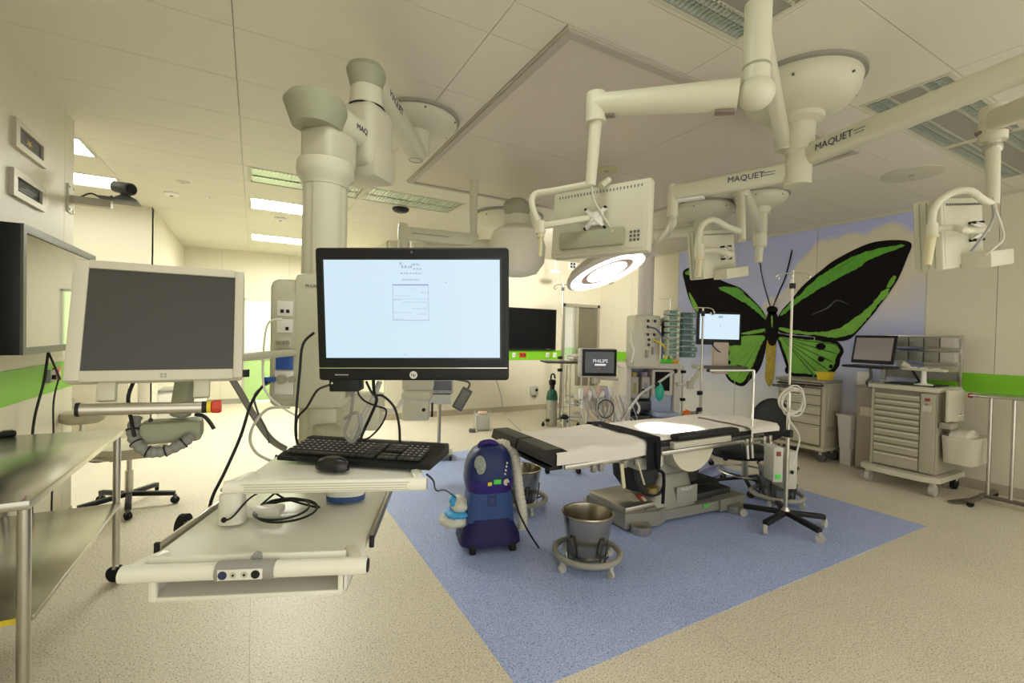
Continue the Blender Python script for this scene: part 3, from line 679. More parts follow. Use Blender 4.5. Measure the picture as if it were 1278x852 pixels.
armbox(tD1, V(D1.x, D1.y, 2.68), V(colD.x, colD.y, 2.68), .15, .13, .13, .13, 'arm')
MB().cyl((colD.x, colD.y, 2.45), (colD.x, colD.y, 2.75), .12, .115, 28).build('column_collar', CREAM, tD1, True)
MB().cyl((colD.x, colD.y, 1.70), (colD.x, colD.y, 2.48), .093, n=28).build('column', M('pendant_grey', (.55,.52,.47), .4), tD1, True)
DM = basis(colD, dirR, dirF, (0,0,1))
MB().box(-.02, 0, 1.41, .33, .26, .62, .02, Mx=DM).build('service_head', CREAM2, tD1, True)
for cx, cz in ((-.03,1.65),(.055,1.65),(-.03,1.58),(-.03,1.49),(.05,1.49),(-.015,1.43),(.06,1.42),(-.015,1.37)):
    gl = MB().lathe([(.026, 0), (.026, .02), (.020, .022)], n=16, Mx=DM @ TR(cx, -.13, cz) @ Matrix.Rotation(math.pi/2, 4, 'X'))
    gh = MB().lathe([(.019, .02), (.019, .028), (0, .028)], n=14, Mx=DM @ TR(cx, -.13, cz) @ Matrix.Rotation(math.pi/2, 4, 'X'))
    go_ = gl.build('outlet_ring', STEEL, tD1, True); gh.build('gas_outlet', BLACK, go_, True)
for cx_, cz_ in ((-.03, 1.26), (.05, 1.30)): MB().box(cx_, -.15, cz_, .028, .05, .09, .007, Mx=DM).build('connector', GREY, tD1, True)
def hose(pts, r, mat, nm='hose', par=tD1): return MB().tube(pts, r, 8, 5).build(nm, mat, par, True)
hose([DM @ V(-.03,-.16,1.58), DM @ V(.05,-.22,1.55), DM @ V(.13,-.2,1.44), DM @ V(.14,-.18,1.2)], .010, M('blue_hose', (.07,.08,.25), .5))
hose([DM @ V(.04,-.16,1.43), DM @ V(.12,-.22,1.38), DM @ V(.18,-.2,1.31), DM @ V(.2,-.15,1.2)], .010, YELLOW)
hose([DM @ V(.18,-.05,1.62), DM @ V(.22,-.1,1.5), DM @ V(.28,-.12,1.36), DM @ V(.26,-.1,1.2)], .009, DGREY)
hose([DM @ V(-.19,-.05,1.55), DM @ V(-.21,-.1,1.4), DM @ V(-.18,-.12,1.3), DM @ V(-.2,-.1,1.15)], .010, WHITE)
# ---------- C: far pendant seen above and below the big screen
cC = V(2.78, 5.15, 0); colC = P(523, 450, 4.6); colC.z = 0; eC = A(645, 262, 2, 2.62)
tC = thing('ceiling_pendant', 'far ceiling pendant whose sage capped elbow shows above the big screen', 'ceiling pendant', (colC.x, colC.y, .75))
dome(tC, cC.x, cC.y, .42, .16)
eC = A(646, 262, 2, 2.66)
aC = V(eC.x, eC.y, 2.66); dC = V(cC.x, cC.y, 2.66)
MB().cyl((cC.x, cC.y, 2.58), (cC.x, cC.y, 2.82), .10, n=24).build('arm_bearing', CREAM, tC, True)
armbox(tC, aC, V(dC.x+.25, dC.y-.15, 2.66), .19, .13, .15, .12)
MB().cyl((eC.x, eC.y, 2.45), (eC.x, eC.y, 2.6), .13, n=24).build('elbow_neck', CREAM, tC, True)
cap(tC, aC, V(aC.x+1, aC.y-.9, aC.z), aC, .30, .20, .26)
MB().lathe([(.15, 2.50), (.24, 2.44), (.28, 2.30), (.27, 2.15), (.2, 2.05), (.1, 2.02)], (eC.x, eC.y, 0), 32).build('brake_housing', M('lightened_cream', (.80,.78,.67), .4), tC, True)  # pendant cream lightened in colour to offset its backlit underside
armbox(tC, V(eC.x, eC.y, 2.30), V(colC.x, colC.y, 2.30), .17, .15, .14, .14)
MB().cyl((colC.x, colC.y, 1.5), (colC.x, colC.y, 2.4), .11, n=28).build('column', CREAM, tC, True)
CM2 = basis(colC, dirR, dirF, (0,0,1))
MB().box(0, 0, 1.2, .30, .28, .62, .02, Mx=CM2).build('service_head', CREAM2, tC, True)
MB().box(-.01, 0, .84, .30, .26, .12, .045, Mx=CM2, seg=3).box(-.02, 0, .70, .26, .22, .22, .02, Mx=CM2).build('lower_housing', CREAM, tC, True)
MB().cyl((.06,-.115,.70), (.06,-.10,.70), .018, n=14, Mx=CM2).build('knob', BLACK, tC, True)
MB().beam((.14,-.05,.76), (.14,-.05,.62), .02, .03, .004, Mx=CM2).build('brake_lever', BLACK, tC, True)
# a pale spring arm over the screen
ls0 = P(503, 291, 4.3); ls1 = P(590, 300, 4.5)
tL = thing('spring_arm', 'pale boxed spring arm peeking over the top of the big screen', 'spring arm', ls0)
MB().beam(ls0, ls1, .10, .12, .02, .05).build('arm', CREAM, tL, True)
MB().cyl(ls0+V(0,0,-.35), ls0+V(0,0,.09), .045, n=20).build('end_knuckle', CREAM, tL, True)
MB().cyl(ls1+V(0,0,-.10), V(ls1.x, ls1.y, H), .04, n=20).build('shaft', CREAM, tL, True)
x, u, n = facing_left(ls0, ls1, 0)
MB().box(0, 0, 0, .35, .003, .01, 0, Mx=basis(ls0+x*.25+n*.051, x, n, u)).build('slot', GREY, tL, True)

# ---------- surgical light
LC = P(757, 338, 4.1); tgt = V(2.98, 2.66, .72)
nrm = (tgt-LC).normalized(); tx = Vector((0,0,1)).cross(nrm).normalized(); ty = nrm.cross(tx)
LM = basis(LC, tx, ty, nrm)                      # local z points to the table
tS = thing('surgical_light', 'round lit surgical lamp head tilted over the operating table', 'surgical light', LC)
LS = LM @ Matrix.Scale(1.22, 4)
MB().lathe([(.10, -.10), (.20, -.085), (.27, -.05), (.305, -.01), (.305, .01), (.285, .018), (.285, .005), (0, .005)], n=48, Mx=LS).build('lamp_head', M('lamp_shell', (.62, .57, .52), .35), tS, True)
SL = M('lamp_glow', (1, 1, 1), .5, emit=(1.0, .92, .84), es=4.0)
MB().lathe([(.275, .006), (.275, .012), (.20, .013), (.20, .006)], n=48, Mx=LS).build('lens_ring', SL, tS, True)
MB().lathe([(.15, .006), (.15, .014), (0, .014)], n=40, Mx=LS).build('lens_centre', SL, tS, True)
MB().lathe([(.20, .006), (.20, .009), (.15, .009), (.15, .006)], n=40, Mx=LS).build('ring_gap', M('lamp_gap', (.5,.38,.34), .4), tS, True)
MB().cyl((0,0,.01), (0,0,.10), .022, .02, 16, Mx=LS).build('sterile_handle', M('pink_white', (.75,.66,.60), .45), tS, True)
MB().beam((-.1,0,-.11), (.1,0,-.11), .05, .04, .008, Mx=LS).build('grip', DGREY, tS, True)
j = P(814, 312, 4.05); fk = f2+V(0,0,-.16)
MB().tube([fk, fk+V(.0,0,-.05), (fk+j)/2+V(.03,0,.0), j], .026, 14, 6).build('yoke', CREAM, tS, True)
MB().box(0, 0, 0, .11, .07, .10, .012, Mx=TR(*j) @ LM.to_3x3().to_4x4()).build('yoke_block', M('lamp_shell'), tS, True)
MB().beam(j, LM @ V(0,0,-.05)+ (j-LC).normalized()*.25, .05, .04, .01).build('yoke_arm', M('lamp_shell'), tS, True)
ld = bpy.data.lights.new('surgical_beam', 'SPOT'); ld.energy = 900; ld.spot_size = math.radians(18); ld.spot_blend = .5; ld.shadow_soft_size = .10; ld.color = (1, .90, .82)
lo_ = bpy.data.objects.new('surgical_beam', ld); COL.objects.link(lo_); lo_.parent = tS
lo_.matrix_basis = WM[tS.name].inverted() @ basis(LC+nrm*.13, tx, -ty, -nrm)

# second lamp head, mostly hidden behind the hanging monitor, washing the back wall
L2 = P(742, 286, 5.2); tg2 = A(694, 370, 1, YB); n2 = (tg2-L2).normalized(); x2 = Vector((0,0,1)).cross(n2).normalized(); y2 = n2.cross(x2)
L2M = basis(L2, x2, y2, n2); tS2 = thing('surgical_light', 'second lamp head behind the hanging monitor, turned to the back wall', 'surgical light', L2)
MB().lathe([(.10, -.10), (.18, -.085), (.24, -.05), (.27, -.01), (.27, .01), (.25, .018), (.25, .005), (0, .005)], n=40, Mx=L2M).build('lamp_head', M('lamp_shell'), tS2, True)
MB().lathe([(.24, .006), (.24, .012), (0, .013)], n=40, Mx=L2M).build('lens', SL, tS2, True)
MB().cyl((0,0,.01), (0,0,.10), .02, .018, 16, Mx=L2M).build('sterile_handle', M('pink_white'), tS2, True)
MB().cyl(L2+V(0,0,.02), V(L2.x, L2.y, H), .03, n=16).build('drop_tube', CREAM, tS2, True)
ld2 = bpy.data.lights.new('wall_beam', 'SPOT'); ld2.energy = 520; ld2.spot_size = math.radians(74); ld2.spot_blend = 1.0; ld2.shadow_soft_size = .12; ld2.color = (1, .95, .82)
lo2 = bpy.data.objects.new('wall_beam', ld2); COL.objects.link(lo2); lo2.parent = tS2
lo2.matrix_basis = WM[tS2.name].inverted() @ basis(L2+n2*.12, x2, -y2, -n2)
# ================================================================ FOREGROUND: workstation on the near pendant
def onplane(px, py, B, n):
    d = ray(px, py); return CAM + d*((Vector(B)-CAM).dot(n)/d.dot(n))
def each(name, mat, parent, items, world=True):
    for mb in items: mb.build(name, mat, parent, world)
ya = math.radians(-22)
SFx = V(math.cos(ya), math.sin(ya), 0); SFy = V(-math.sin(ya), math.cos(ya), 0)
def SF(o): return basis(o, SFx, SFy, (0,0,1))
LIP = M('cream_shelf', (.86, .85, .76), .3, var=.02)
# lower shelf
s0 = V(-.012, 1.337, .84); S = SF(s0); W = .57
shf = MB().box(0, .34, -.012, W-.03, .66, .03, .008, Mx=S).build('shelf', LIP, tA, True)
MB().box(0, .028, .012, W-.09, .012, .035, .004, Mx=S).build('shelf_lip', LIP, shf, True)
MB().cyl((-W/2+.0, 0, 0), (W/2-.05, 0, 0), .021, n=20, Mx=S).build('front_bar', LIP, shf, True)
for sx in (-1, 1): MB().beam((sx*(W/2-.01), .0, 0), (sx*(W/2-.045), .085, .0), .034, .036, .012, .012, Mx=S).build('bar_end', LIP, shf, True)
MB().cyl((W/2-.05, 0, 0), (W/2+.015, 0, 0), .022, n=20, Mx=S).build('bar_sleeve', LIP, shf, True)
MB().cyl((W/2+.014, 0, 0), (W/2+.018, 0, 0), .017, n=20, Mx=S).build('bar_plug', BLACK, shf, True)
MB().cyl((-.065, 0, 0), (.075, 0, 0), .0235, n=24, Mx=S).build('control_sleeve', GREY, shf, True)
cp = MB().box(-.003, -.023, 0, .105, .004, .026, .001, Mx=S).build('control_plate', WHITE, shf, True)
for k, (cx, mt_, r_) in enumerate(((-.04, INK, .0105), (-.015, CREAM2, .008), (.011, CREAM2, .008), (.037, BLACK, .0105))):
    MB().cyl((cx-.003, -.0262, 0), (cx-.003, -.0235, 0), r_, n=18, Mx=S).build('control_button', mt_, shf, True)
    if k in (1, 2): MB().cyl((cx-.003, -.0275, 0), (cx-.003, -.0255, 0), .0028, n=12, Mx=S).build('button_dot', BLACK, shf, True)
MB().cyl((.02, .012, .022), (.02, .026, .022), .013, n=16, Mx=S).build('knob', GREY, shf, True)
for sx in (-1, 1):
    MB().box(sx*(W/2-.002), .40, 0, .010, .52, .028, .002, Mx=S).build('side_rail', STEEL, shf, True)
    MB().box(sx*(W/2+.002), .14, 0, .014, .012, .034, .003, Mx=S).build('rail_stop', BLACK, shf, True)
dw = MB()
dw.b2(-.245, .235, .03, .036, -.085, -.03, Mx=S) if False else None
dw.b2(-.25, .24, .04, .56, -.088, -.082, Mx=S).b2(-.25, -.243, .04, .56, -.088, -.03, Mx=S).b2(.233, .24, .04, .56, -.088, -.03, Mx=S).b2(-.25, .24, .30, .306, -.088, -.03, Mx=S)
drw = dw.build('drawer_tray', WHITE, shf, True)
MB().box(.225, .036, -.06, .012, .012, .055, .002, Mx=S).build('drawer_guide', LIP, shf, True)
MB().box(-.235, .036, -.06, .018, .012, .055, .002, Mx=S).build('drawer_guide', LIP, shf, True)
MB().box(-.005, .036, -.085, .47, .010, .012, .003, Mx=S).build('drawer_edge', LIP, shf, True)
MB().beam(S @ V(.05, .62, -.01), V(colA.x, colA.y, .93), .16, .10, .02).build('shelf_bracket', CREAM2, tA, True)
# keyboard tray
k0 = (A(280, 608, 2, 1.04)+A(533, 603, 2, 1.04))/2; K = SF(k0); KW = .50
tr = MB().box(0, .19, -.006, KW-.03, .36, .022, .006, Mx=K).build('keyboard_tray', LIP, tA, True)
fb = MB().box(0, 0, 0, KW-.07, .03, .034, .010, Mx=K, seg=3).build('tray_bar', LIP, tr, True)
for i in range(4): MB().box(0, -.0155, -.010+.0065*i, KW-.075, .002, .0018, 0, Mx=K).build('bar_groove', CREAM2, tr, True)
for sx in (-1, 1):
    MB().cyl((sx*(KW/2-.045), 0, 0), (sx*(KW/2+.006), 0, 0), .0175, n=18, Mx=K).build('bar_sleeve', LIP, tr, True)
    MB().beam((sx*(KW/2-.015), .0, .004), (sx*(KW/2-.03), .075, .004), .03, .03, .010, .008, Mx=K).build('tray_corner', LIP, tr, True)
MB().cyl((KW/2+.005, 0, 0), (KW/2+.009, 0, 0), .014, n=18, Mx=K).build('bar_plug', GREY, tr, True)
MB().beam(K @ V(.02, .30, -.03), V(colA.x, colA.y, 1.03), .10, .05, .015).build('tray_bracket', CREAM2, tA, True)
# keyboard
kz = 1.064
q1 = A(344, 571, 2, kz); q2 = A(536, 584, 2, kz); kx = (q2-q1); kx.z = 0; KL = .48; kx.normalize(); ky = V(-kx.y, kx.x, 0)
KB = basis((q1+q2)/2, kx, ky, (0,0,1)) @ TR(0, .005, -.008)
tk = thing('keyboard', 'black computer keyboard lying on the cream keyboard tray', 'keyboard', KB.translation)
bd = MB(); pf = [(0, 0), (0, .012), (.02, .017), (.145, .030), (.155, .036), (.185, .036), (.195, .026), (.195, 0)]
mk_ = KB @ basis((-KL/2, 0, 0), (0,1,0), (0,0,1), (1,0,0)); bd.prism(pf, 0, KL, mk_)
bd.build('body', BLACK, tk, True)
keys = MB(); KEYM = M('key_cap', (.045, .045, .047), .45)
def zk(y): return .012+.105*y
for r_ in range(6):
    y = .026+.0195*r_; n_ = 15
    for c in range(n_):
        if r_ == 0 and 4 <= c <= 8: continue
        keys.box(-KL/2+.022+c*.0192, y, zk(y)+.008, .0162, .0162, .006, 0, Mx=KB)
    if r_ == 0: keys.box(-KL/2+.022+6*.0192, y, zk(y)+.008, .093, .0162, .006, 0, Mx=KB)
    for c in range(3):
        if r_ in (2,) : continue
        keys.box(-KL/2+.320+c*.0192, y, zk(y)+.008, .0162, .0162, .006, 0, Mx=KB)
    if r_ < 5:
        for c in range(4): keys.box(-KL/2+.382+c*.0175, y, zk(y)+.008, .0150, .0162, .006, 0, Mx=KB)
o = keys.build('key', KEYM, tk, True); o['kind'] = 'stuff'
leg = MB(); 
for r_ in range(1, 6):
    y = .026+.0195*r_
    for c in range(13): leg.box(-KL/2+.020+c*.0192, y+.002, zk(y)+.0115, .005, .006, .0006, 0, Mx=KB)
    for c in range(4): leg.box(-KL/2+.380+c*.0175, y+.002, zk(y)+.0115, .005, .006, .0006, 0, Mx=KB)
o = leg.build('key_legend', M('legend_white', (.65,.65,.63), .6), tk, True); o['kind'] = 'stuff'
MB().box(-.03, .17, .037, .028, .010, .002, .0005, Mx=KB).build('emblem', M('emblem_red', (.45,.25,.22), .5), tk, True)
for cx in (-.10, .10): MB().box(cx, .172, .0365, .03, .008, .0015, 0, Mx=KB).build('indicator_strip', GREY, tk, True)
# mouse
mo = A(414, 584, 2, 1.056); mm_ = basis(mo, kx, ky, (0,0,1))
tm = thing('computer_mouse', 'black computer mouse on the tray in front of the keyboard', 'mouse', mo)
vs = MB(); n_, m_ = 24, 9
vv = []; ff = []
for j in range(m_+1):
    t_ = j/m_*math.pi/2
    for i in range(n_):
        a_ = 2*math.pi*i/n_; ca, sa_ = math.cos(a_), math.sin(a_)
        rx_, ry_ = .056*(1+.05*ca), .031
        vv.append((rx_*math.cos(t_)**.6*ca, ry_*math.cos(t_)**.6*sa_, .034*math.sin(t_)*(1+.18*ca*math.cos(t_))))
for j in range(m_):
    for i in range(n_): ff.append([j*n_+i, j*n_+(i+1) % n_, (j+1)*n_+(i+1) % n_, (j+1)*n_+i])
ff.append(list(range(n_))[::-1]); vs.add(vv, ff, mm_ @ RZ(math.radians(-12)))
vs.build('shell', M('mouse_black', (.014,.014,.015), .22), tm, True)
MB().box(-.03, 0, .022, .02, .005, .008, .002, Mx=mm_ @ RZ(math.radians(-12))).build('scroll_wheel', DGREY, tm, True)
MB().tube([mm_ @ V(-.053, .008, .008), A(372, 574, 2, 1.07), A(366, 569, 2, 1.075)], .0022, 6, 5).build('cable', BLACK, tm, True)
# big all-in-one screen
TLc, TRc, BLc = P(392, 308.5, 1.345), P(635, 308.5, 1.345), P(396.5, 475, 1.375)
HX = (TRc-TLc).normalized(); HZ = (TLc-BLc); HZ = (HZ-HX*HZ.dot(HX)).normalized(); HY = HZ.cross(HX)
HW = (TRc-TLc).length; HHt = (TLc-BLc).length
HM = basis(TLc-HZ*HHt/2+HX*HW/2, HX, HY, HZ)
th = thing('computer_screen', 'large black all in one computer with a bright pale blue screen', 'computer', HM.translation)
MB().box(0, .024, 0, HW, .048, HHt, .010, Mx=HM, seg=3).build('housing', BLACK, th, True)
MB().box(0, .055, .0, HW*.7, .05, HHt*.7, .02, Mx=HM).build('back_cover', BLACK, th, True)
fx0, fx1, fz0, fz1 = -HW/2+.0265, HW/2-.0265, -HHt/2+.069, HHt/2-.036
MB().b2(fx0-.006, fx1+.006, -.0008, .002, fz0-.006, fz1+.006, Mx=HM).build('inner_bezel', M('gloss_black', (.006,.006,.012), .12), th, True)
SCR = M('screen_glow', (.02,.02,.02), .25, emit=(.68, .865, 1.0), es=.70)
scn = MB().b2(fx0, fx1, -.0018, 0, fz0, fz1, Mx=HM).build('screen', SCR, th, True)
SI = M('screen_ink', (.05,.05,.06), .5, emit=(.42, .52, .66), es=.62); SI2 = M('screen_ink_blue', (.05,.05,.06), .5, emit=(.30,.38,.68), es=.7)
def scr(px, py): return HM.inverted() @ onplane(px, py, HM.translation, HY)
pr_ = MB()
def ln(x0, y0, x1, h_, dash=0):
    a, bq = scr(x0, y0), scr(x1, y0); hh = h_*1.345/FPX
    if not dash: pr_.b2(a.x, bq.x, -.0024, -.0018, a.z-hh/2, a.z+hh/2, Mx=HM); return
    x = a.x
    while x < bq.x:
        w_ = random.uniform(.6, 1.5)*dash*1.345/FPX; pr_.b2(x, min(bq.x, x+w_), -.0024, -.0018, a.z-hh/2, a.z+hh/2, Mx=HM); x += w_*1.6
ln(499, 329, 502, 4, 2); ln(501, 333, 515, 3, 2); ln(514, 330, 524, 2.4, 2); ln(516, 335.5, 526, 1.8, 2)
ln(500, 341, 526, 1.6, 2); ln(502, 349, 524, 1.8, 1.5)
ln(490, 395+4.5, 536, .7); ln(493, 369, 513, .5, 2); ln(526, 365, 534, .9, 2); ln(492, 374, 500, .9, 2); ln(503, 377, 533, .8, 2); ln(490, 373, 535, .3); ln(516, 385, 533, .8, 2); ln(492, 390, 515, .7, 2); ln(523, 392, 532, .7, 2); ln(492, 398, 504, .8, 2); ln(504, 442, 508, 1, 1); ln(556, 352.5, 558, 1.2); ln(510, 360, 518, .6, 2)
a, bq = scr(490, 355), scr(535.5, 400)
pr_.b2(a.x, a.x+.0012, -.0024, -.0018, bq.z, a.z, Mx=HM); pr_.b2(bq.x-.0012, bq.x, -.0024, -.0018, bq.z, a.z, Mx=HM)
o = pr_.build('screen_print', SI, scn, True); o['kind'] = 'stuff'
MB().b2(a.x, bq.x, -.0025, -.0018, a.z-.003, a.z+.001, Mx=HM).build('title_bar', SI2, scn, True)
MB().b2(-HW/2+.004, HW/2-.004, -.0015, .002, -HHt/2+.037, -HHt/2+.0395, Mx=HM).build('trim_line', CHROME, th, True)
lg = HM @ V(0, -.001, -HHt/2+.0175)
MB().lathe([(.0115, 0), (.0115, .0015), (0, .0015)], n=28, Mx=HM @ TR(0, 0, -HHt/2+.0175) @ Matrix.Rotation(math.pi/2, 4, 'X')).build('badge', M('badge_silver', (.72,.72,.70), .35, .4), th, True)
text('hp', .014, HM @ basis((0, -.002, -HHt/2+.0180), (1,0,0), (0,0,1), (0,-1,0)), BLACK, th, align='CENTER')
bl = MB()
for k in range(9): bl.box(-HW/2+.052+k*.0045, -.0005, -HHt/2+.018, .0028, .001, .0028, 0, Mx=HM)
o = bl.build('maker_lettering', M('badge_silver'), th, True); o['kind'] = 'stuff'
MB().cyl((0, -.001, HHt/2-.014), (0, .002, HHt/2-.014), .004, n=14, Mx=HM).build('webcam', DGREY, th, True)
MB().box(-.21, .03, -HHt/2-.012, .09, .05, .045, .004, Mx=HM).build('side_box', BLACK, th, True)
MB().cyl((-.245, .004, -HHt/2-.008), (-.245, .006, -HHt/2-.008), .003, n=8, Mx=HM).build('power_light', WHITE, th, True)
MB().beam(HM @ V(0, .08, -.02), V(colA.x+.02, colA.y, 1.40), .10, .08, .015).build('screen_arm', CREAM2, th, True)
# ---------- beige touch monitor on its own arm, left
Y0 = 1.62; B0, B1 = A(77, 478, 1, Y0), A(302.5, 474.5, 1, Y0)
til = math.radians(14.5); EX = V(1, 0, 0); EZ = V(0, math.sin(til), math.cos(til)); EY = EZ.cross(EX)
T1 = onplane(97, 323, B0, EY); EH = (T1-B0).dot(EZ); EW = (B1-B0).x
EM = basis(B0+EX*EW/2+EZ*EH/2, EX, EY, EZ)
te = thing('touch_monitor', 'beige framed touch monitor with a dark blank screen on the left', 'monitor', EM.translation)
EB = M('beige_bezel', (.62, .59, .48), .42)
bw = .032
fb = MB().box(0, .022, 0, EW, .044, EH, .012, Mx=EM, seg=3)
fb.build('housing', EB, te, True)
for nm, args in (('bezel_side', (-EW/2+bw/2+.002, 0, bw, EH-.008)), ('bezel_side', (EW/2-bw*.4, 0, bw*.75, EH-.008)), ('bezel_top', (bw*.125, EH/2-bw*.42, EW-bw*1.78, bw*.75)), ('bezel_bottom', (bw*.125, -EH/2+bw*.5, EW-bw*1.78, bw*.95))):
    MB().box(args[0], -.002, args[1], args[2], .010, args[3], .003, Mx=EM).build(nm, EB, te, True)
MB().b2(-EW/2+bw+.001, EW/2-bw*.76, -.0012, .001, -EH/2+bw*.96, EH/2-bw*.78, Mx=EM).build('screen', M('blank_screen', (.052,.050,.047), .38), te, True)
for i in range(2):
    for j in range(2): MB().box(.006+.009*i, -.0072, -EH/2+.011+.007*j, .006, .0012, .0045, 0, Mx=EM).build('emblem_square', GREY, te, True)
MB().box(0, .06, -.03, EW*.5, .05, EH*.5, .02, Mx=EM).build('back_cover', EB, te, True)
for cx in (-.115, .10): MB().box(cx, .02, -EH/2-.02, .04, .03, .06, .004, Mx=EM).build('bracket', CREAM2, te, True)
h0, h1 = A(100, 511, 1, Y0-.02), A(252, 508, 1, Y0-.02)
MB().cyl(h0, h1, .0165, n=24).build('handle_tube', STEEL, te, True)
MB().cyl(h0-V(.008,0,0), h0, .0185, n=24).build('tube_cap', BLACK, te, True)
MB().cyl(h1, h1+V(.012,0,0), .0172, n=24).build('tube_cap', BLACK, te, True)
MB().cyl(h1+V(.012,0,0), h1+V(.022,0,0), .017, n=24).build('yellow_ring', YELLOW, te, True)
MB().lathe([(.014, 0), (.018, .003), (.0195, .02), (.017, .026), (0, .027)], n=24, Mx=basis(h1+V(.022,0,0), (0,1,0), (0,0,1), (1,0,0))).build('red_knob', RED, te, True)
MB().b2(-.085, .07, -.09, .0, -.045, .02, .015, Mx=TR(*A(222, 528, 1, Y0+.16))).build('arm_housing', SAGE, te, True)
MB().cyl(A(188, 524, 1, Y0+.06), A(188, 524, 1, Y0+.075), .006, n=12).build('screw', BLACK, te, True)
MB().tube([A(243, 517, 1, Y0), A(254, 519, 1, Y0), A(262, 527, 1, Y0), A(267, 535, 1, Y0)], .0055, 8, 4).build('clamp_lever', BLACK, te, True)
hs_ = spline([A(170, 520, 1, Y0+.10), A(166, 540, 1, Y0+.08), A(172, 555, 1, Y0+.06), A(188, 564, 1, Y0+.05), A(208, 562, 1, Y0+.05), A(228, 553, 1, Y0+.05), A(240, 543, 1, Y0+.06)], 9)
MB().tube(hs_, [.0150+.0016*math.sin(i*1.6) for i in range(len(hs_))], 12).build('corrugated_hose', M('hose_grey', (.25,.245,.23), .6), te, True)
for i in (8, 17, 26, 36, 46):
    m, _ = along(hs_[i-1], hs_[i+1]); MB().cyl(hs_[i-1], hs_[i-1]+(hs_[i+1]-hs_[i-1]).normalized()*.004, .0178, n=14).build('hose_tie', BLACK, te, True)
MB().tube([A(166, 478, 1, Y0+.05), A(160, 498, 1, Y0+.03), A(165, 530, 1, Y0+.06), A(168, 545, 1, Y0+.06)], .005, 8, 5).build('cable', BLACK, te, True)
MB().beam(A(225, 520, 1, Y0+.13), EM @ V(.06, .10, -.08), .05, .05, .012).build('support_post', SAGE, te, True)
MB().beam(EM @ V(.06, .10, -.10), V(colA.x-.10, colA.y-.10, 1.36), .03, .028, .008).build('support_arm', CREAM2, te, True)
MB().cyl(A(304, 470, 1, Y0+.22), A(304, 461, 1, Y0+.22), .018, n=16).build('arm_knob', BLACK, te, True)
# ================================================================ LEFT SIDE
# steel side table
X0, X1, Ya, Yb, zt, zl = -1.16, -.648, 2.12, 3.40, .86, .45
tt = thing('steel_table', 'stainless steel side table with a lower shelf against the left wall', 'table', ((X0+X1)/2, (Ya+Yb)/2, 0))
MB().b2(X0, X1, Ya, Yb, zt-.03, zt, .003).build('table_top', M('table_steel', (.50,.49,.42), .24, 1, var=.06, vs=3), tt, True)
MB().b2(X0+.03, X1-.0, Ya+.05, Yb-.05, zl-.02, zl, .003).build('lower_shelf', M('table_steel'), tt, True)
for lx in (X0+.04, X1-.022):
    for ly in (Ya+.03, Yb-.04):
        lg = MB().cyl((lx, ly, .10), (lx, ly, zt-.03), .018, n=20).build('leg', STEEL, tt, True)
        MB().box(lx, ly, .085, .03, .036, .03, .005).build('caster_fork', STEEL, lg, True)
        MB().cyl((lx-.006, ly-.014, .045), (lx+.006, ly+.014, .045), .045, n=24).build('caster_wheel', RUBBER, lg, True)
MB().cyl((X1-.022, Ya+.03, zt), (X1-.028, Ya+.03, zt+.0015), .013, n=18).build('corner_cap', M('cap_pink', (.5,.38,.34), .5), tt, True)
MB().b2(X1-.16, X1-.04, Ya+.048, Ya+.051, zl-.019, zl-.001).build('yellow_sticker', YELLOW, tt, True)
# black gadget lying on the table
g_ = A(6, 545, 2, .86)
tg = thing('hand_control', 'small black hand control lying on the steel side table', 'remote', (g_.x-.01, g_.y, .86), .4)
MB().box(0, 0, .014, .10, .055, .028, .008).build('body', BLACK, tg)
MB().box(.02, 0, .030, .04, .03, .006, .002).build('button_pad', DGREY, tg)
# wall screen on the left wall
tv = thing('wall_screen', 'wall mounted black framed screen on the left wall reflecting the room', 'screen', (-1.10, 3.86, 1.29))
MB().b2(-1.17, -1.11, 3.35, 4.38, 1.36, 1.88).build('wall_mount', BLACK, tv, True)
MB().b2(-1.115, -1.035, 3.255, 4.47, 1.29, 1.958, .004).build('housing', BLACK, tv, True)
TVF = M('screen_frame', (.085, .08, .068), .4)
for nm, b_ in (('bezel_side', (3.255, 3.295, 1.29, 1.958)), ('bezel_side', (4.43, 4.47, 1.29, 1.958)), ('bezel_top', (3.295, 4.43, 1.918, 1.958)), ('bezel_bottom', (3.295, 4.43, 1.29, 1.328))):
    MB().b2(-1.036, -1.024, *b_).build(nm, TVF, tv, True)
MB().b2(-1.0355, -1.033, 3.295, 4.43, 1.328, 1.918).build('screen', M('mirror_screen', (.02,.02,.018), .04, spec=1.0, coat=1), tv, True)
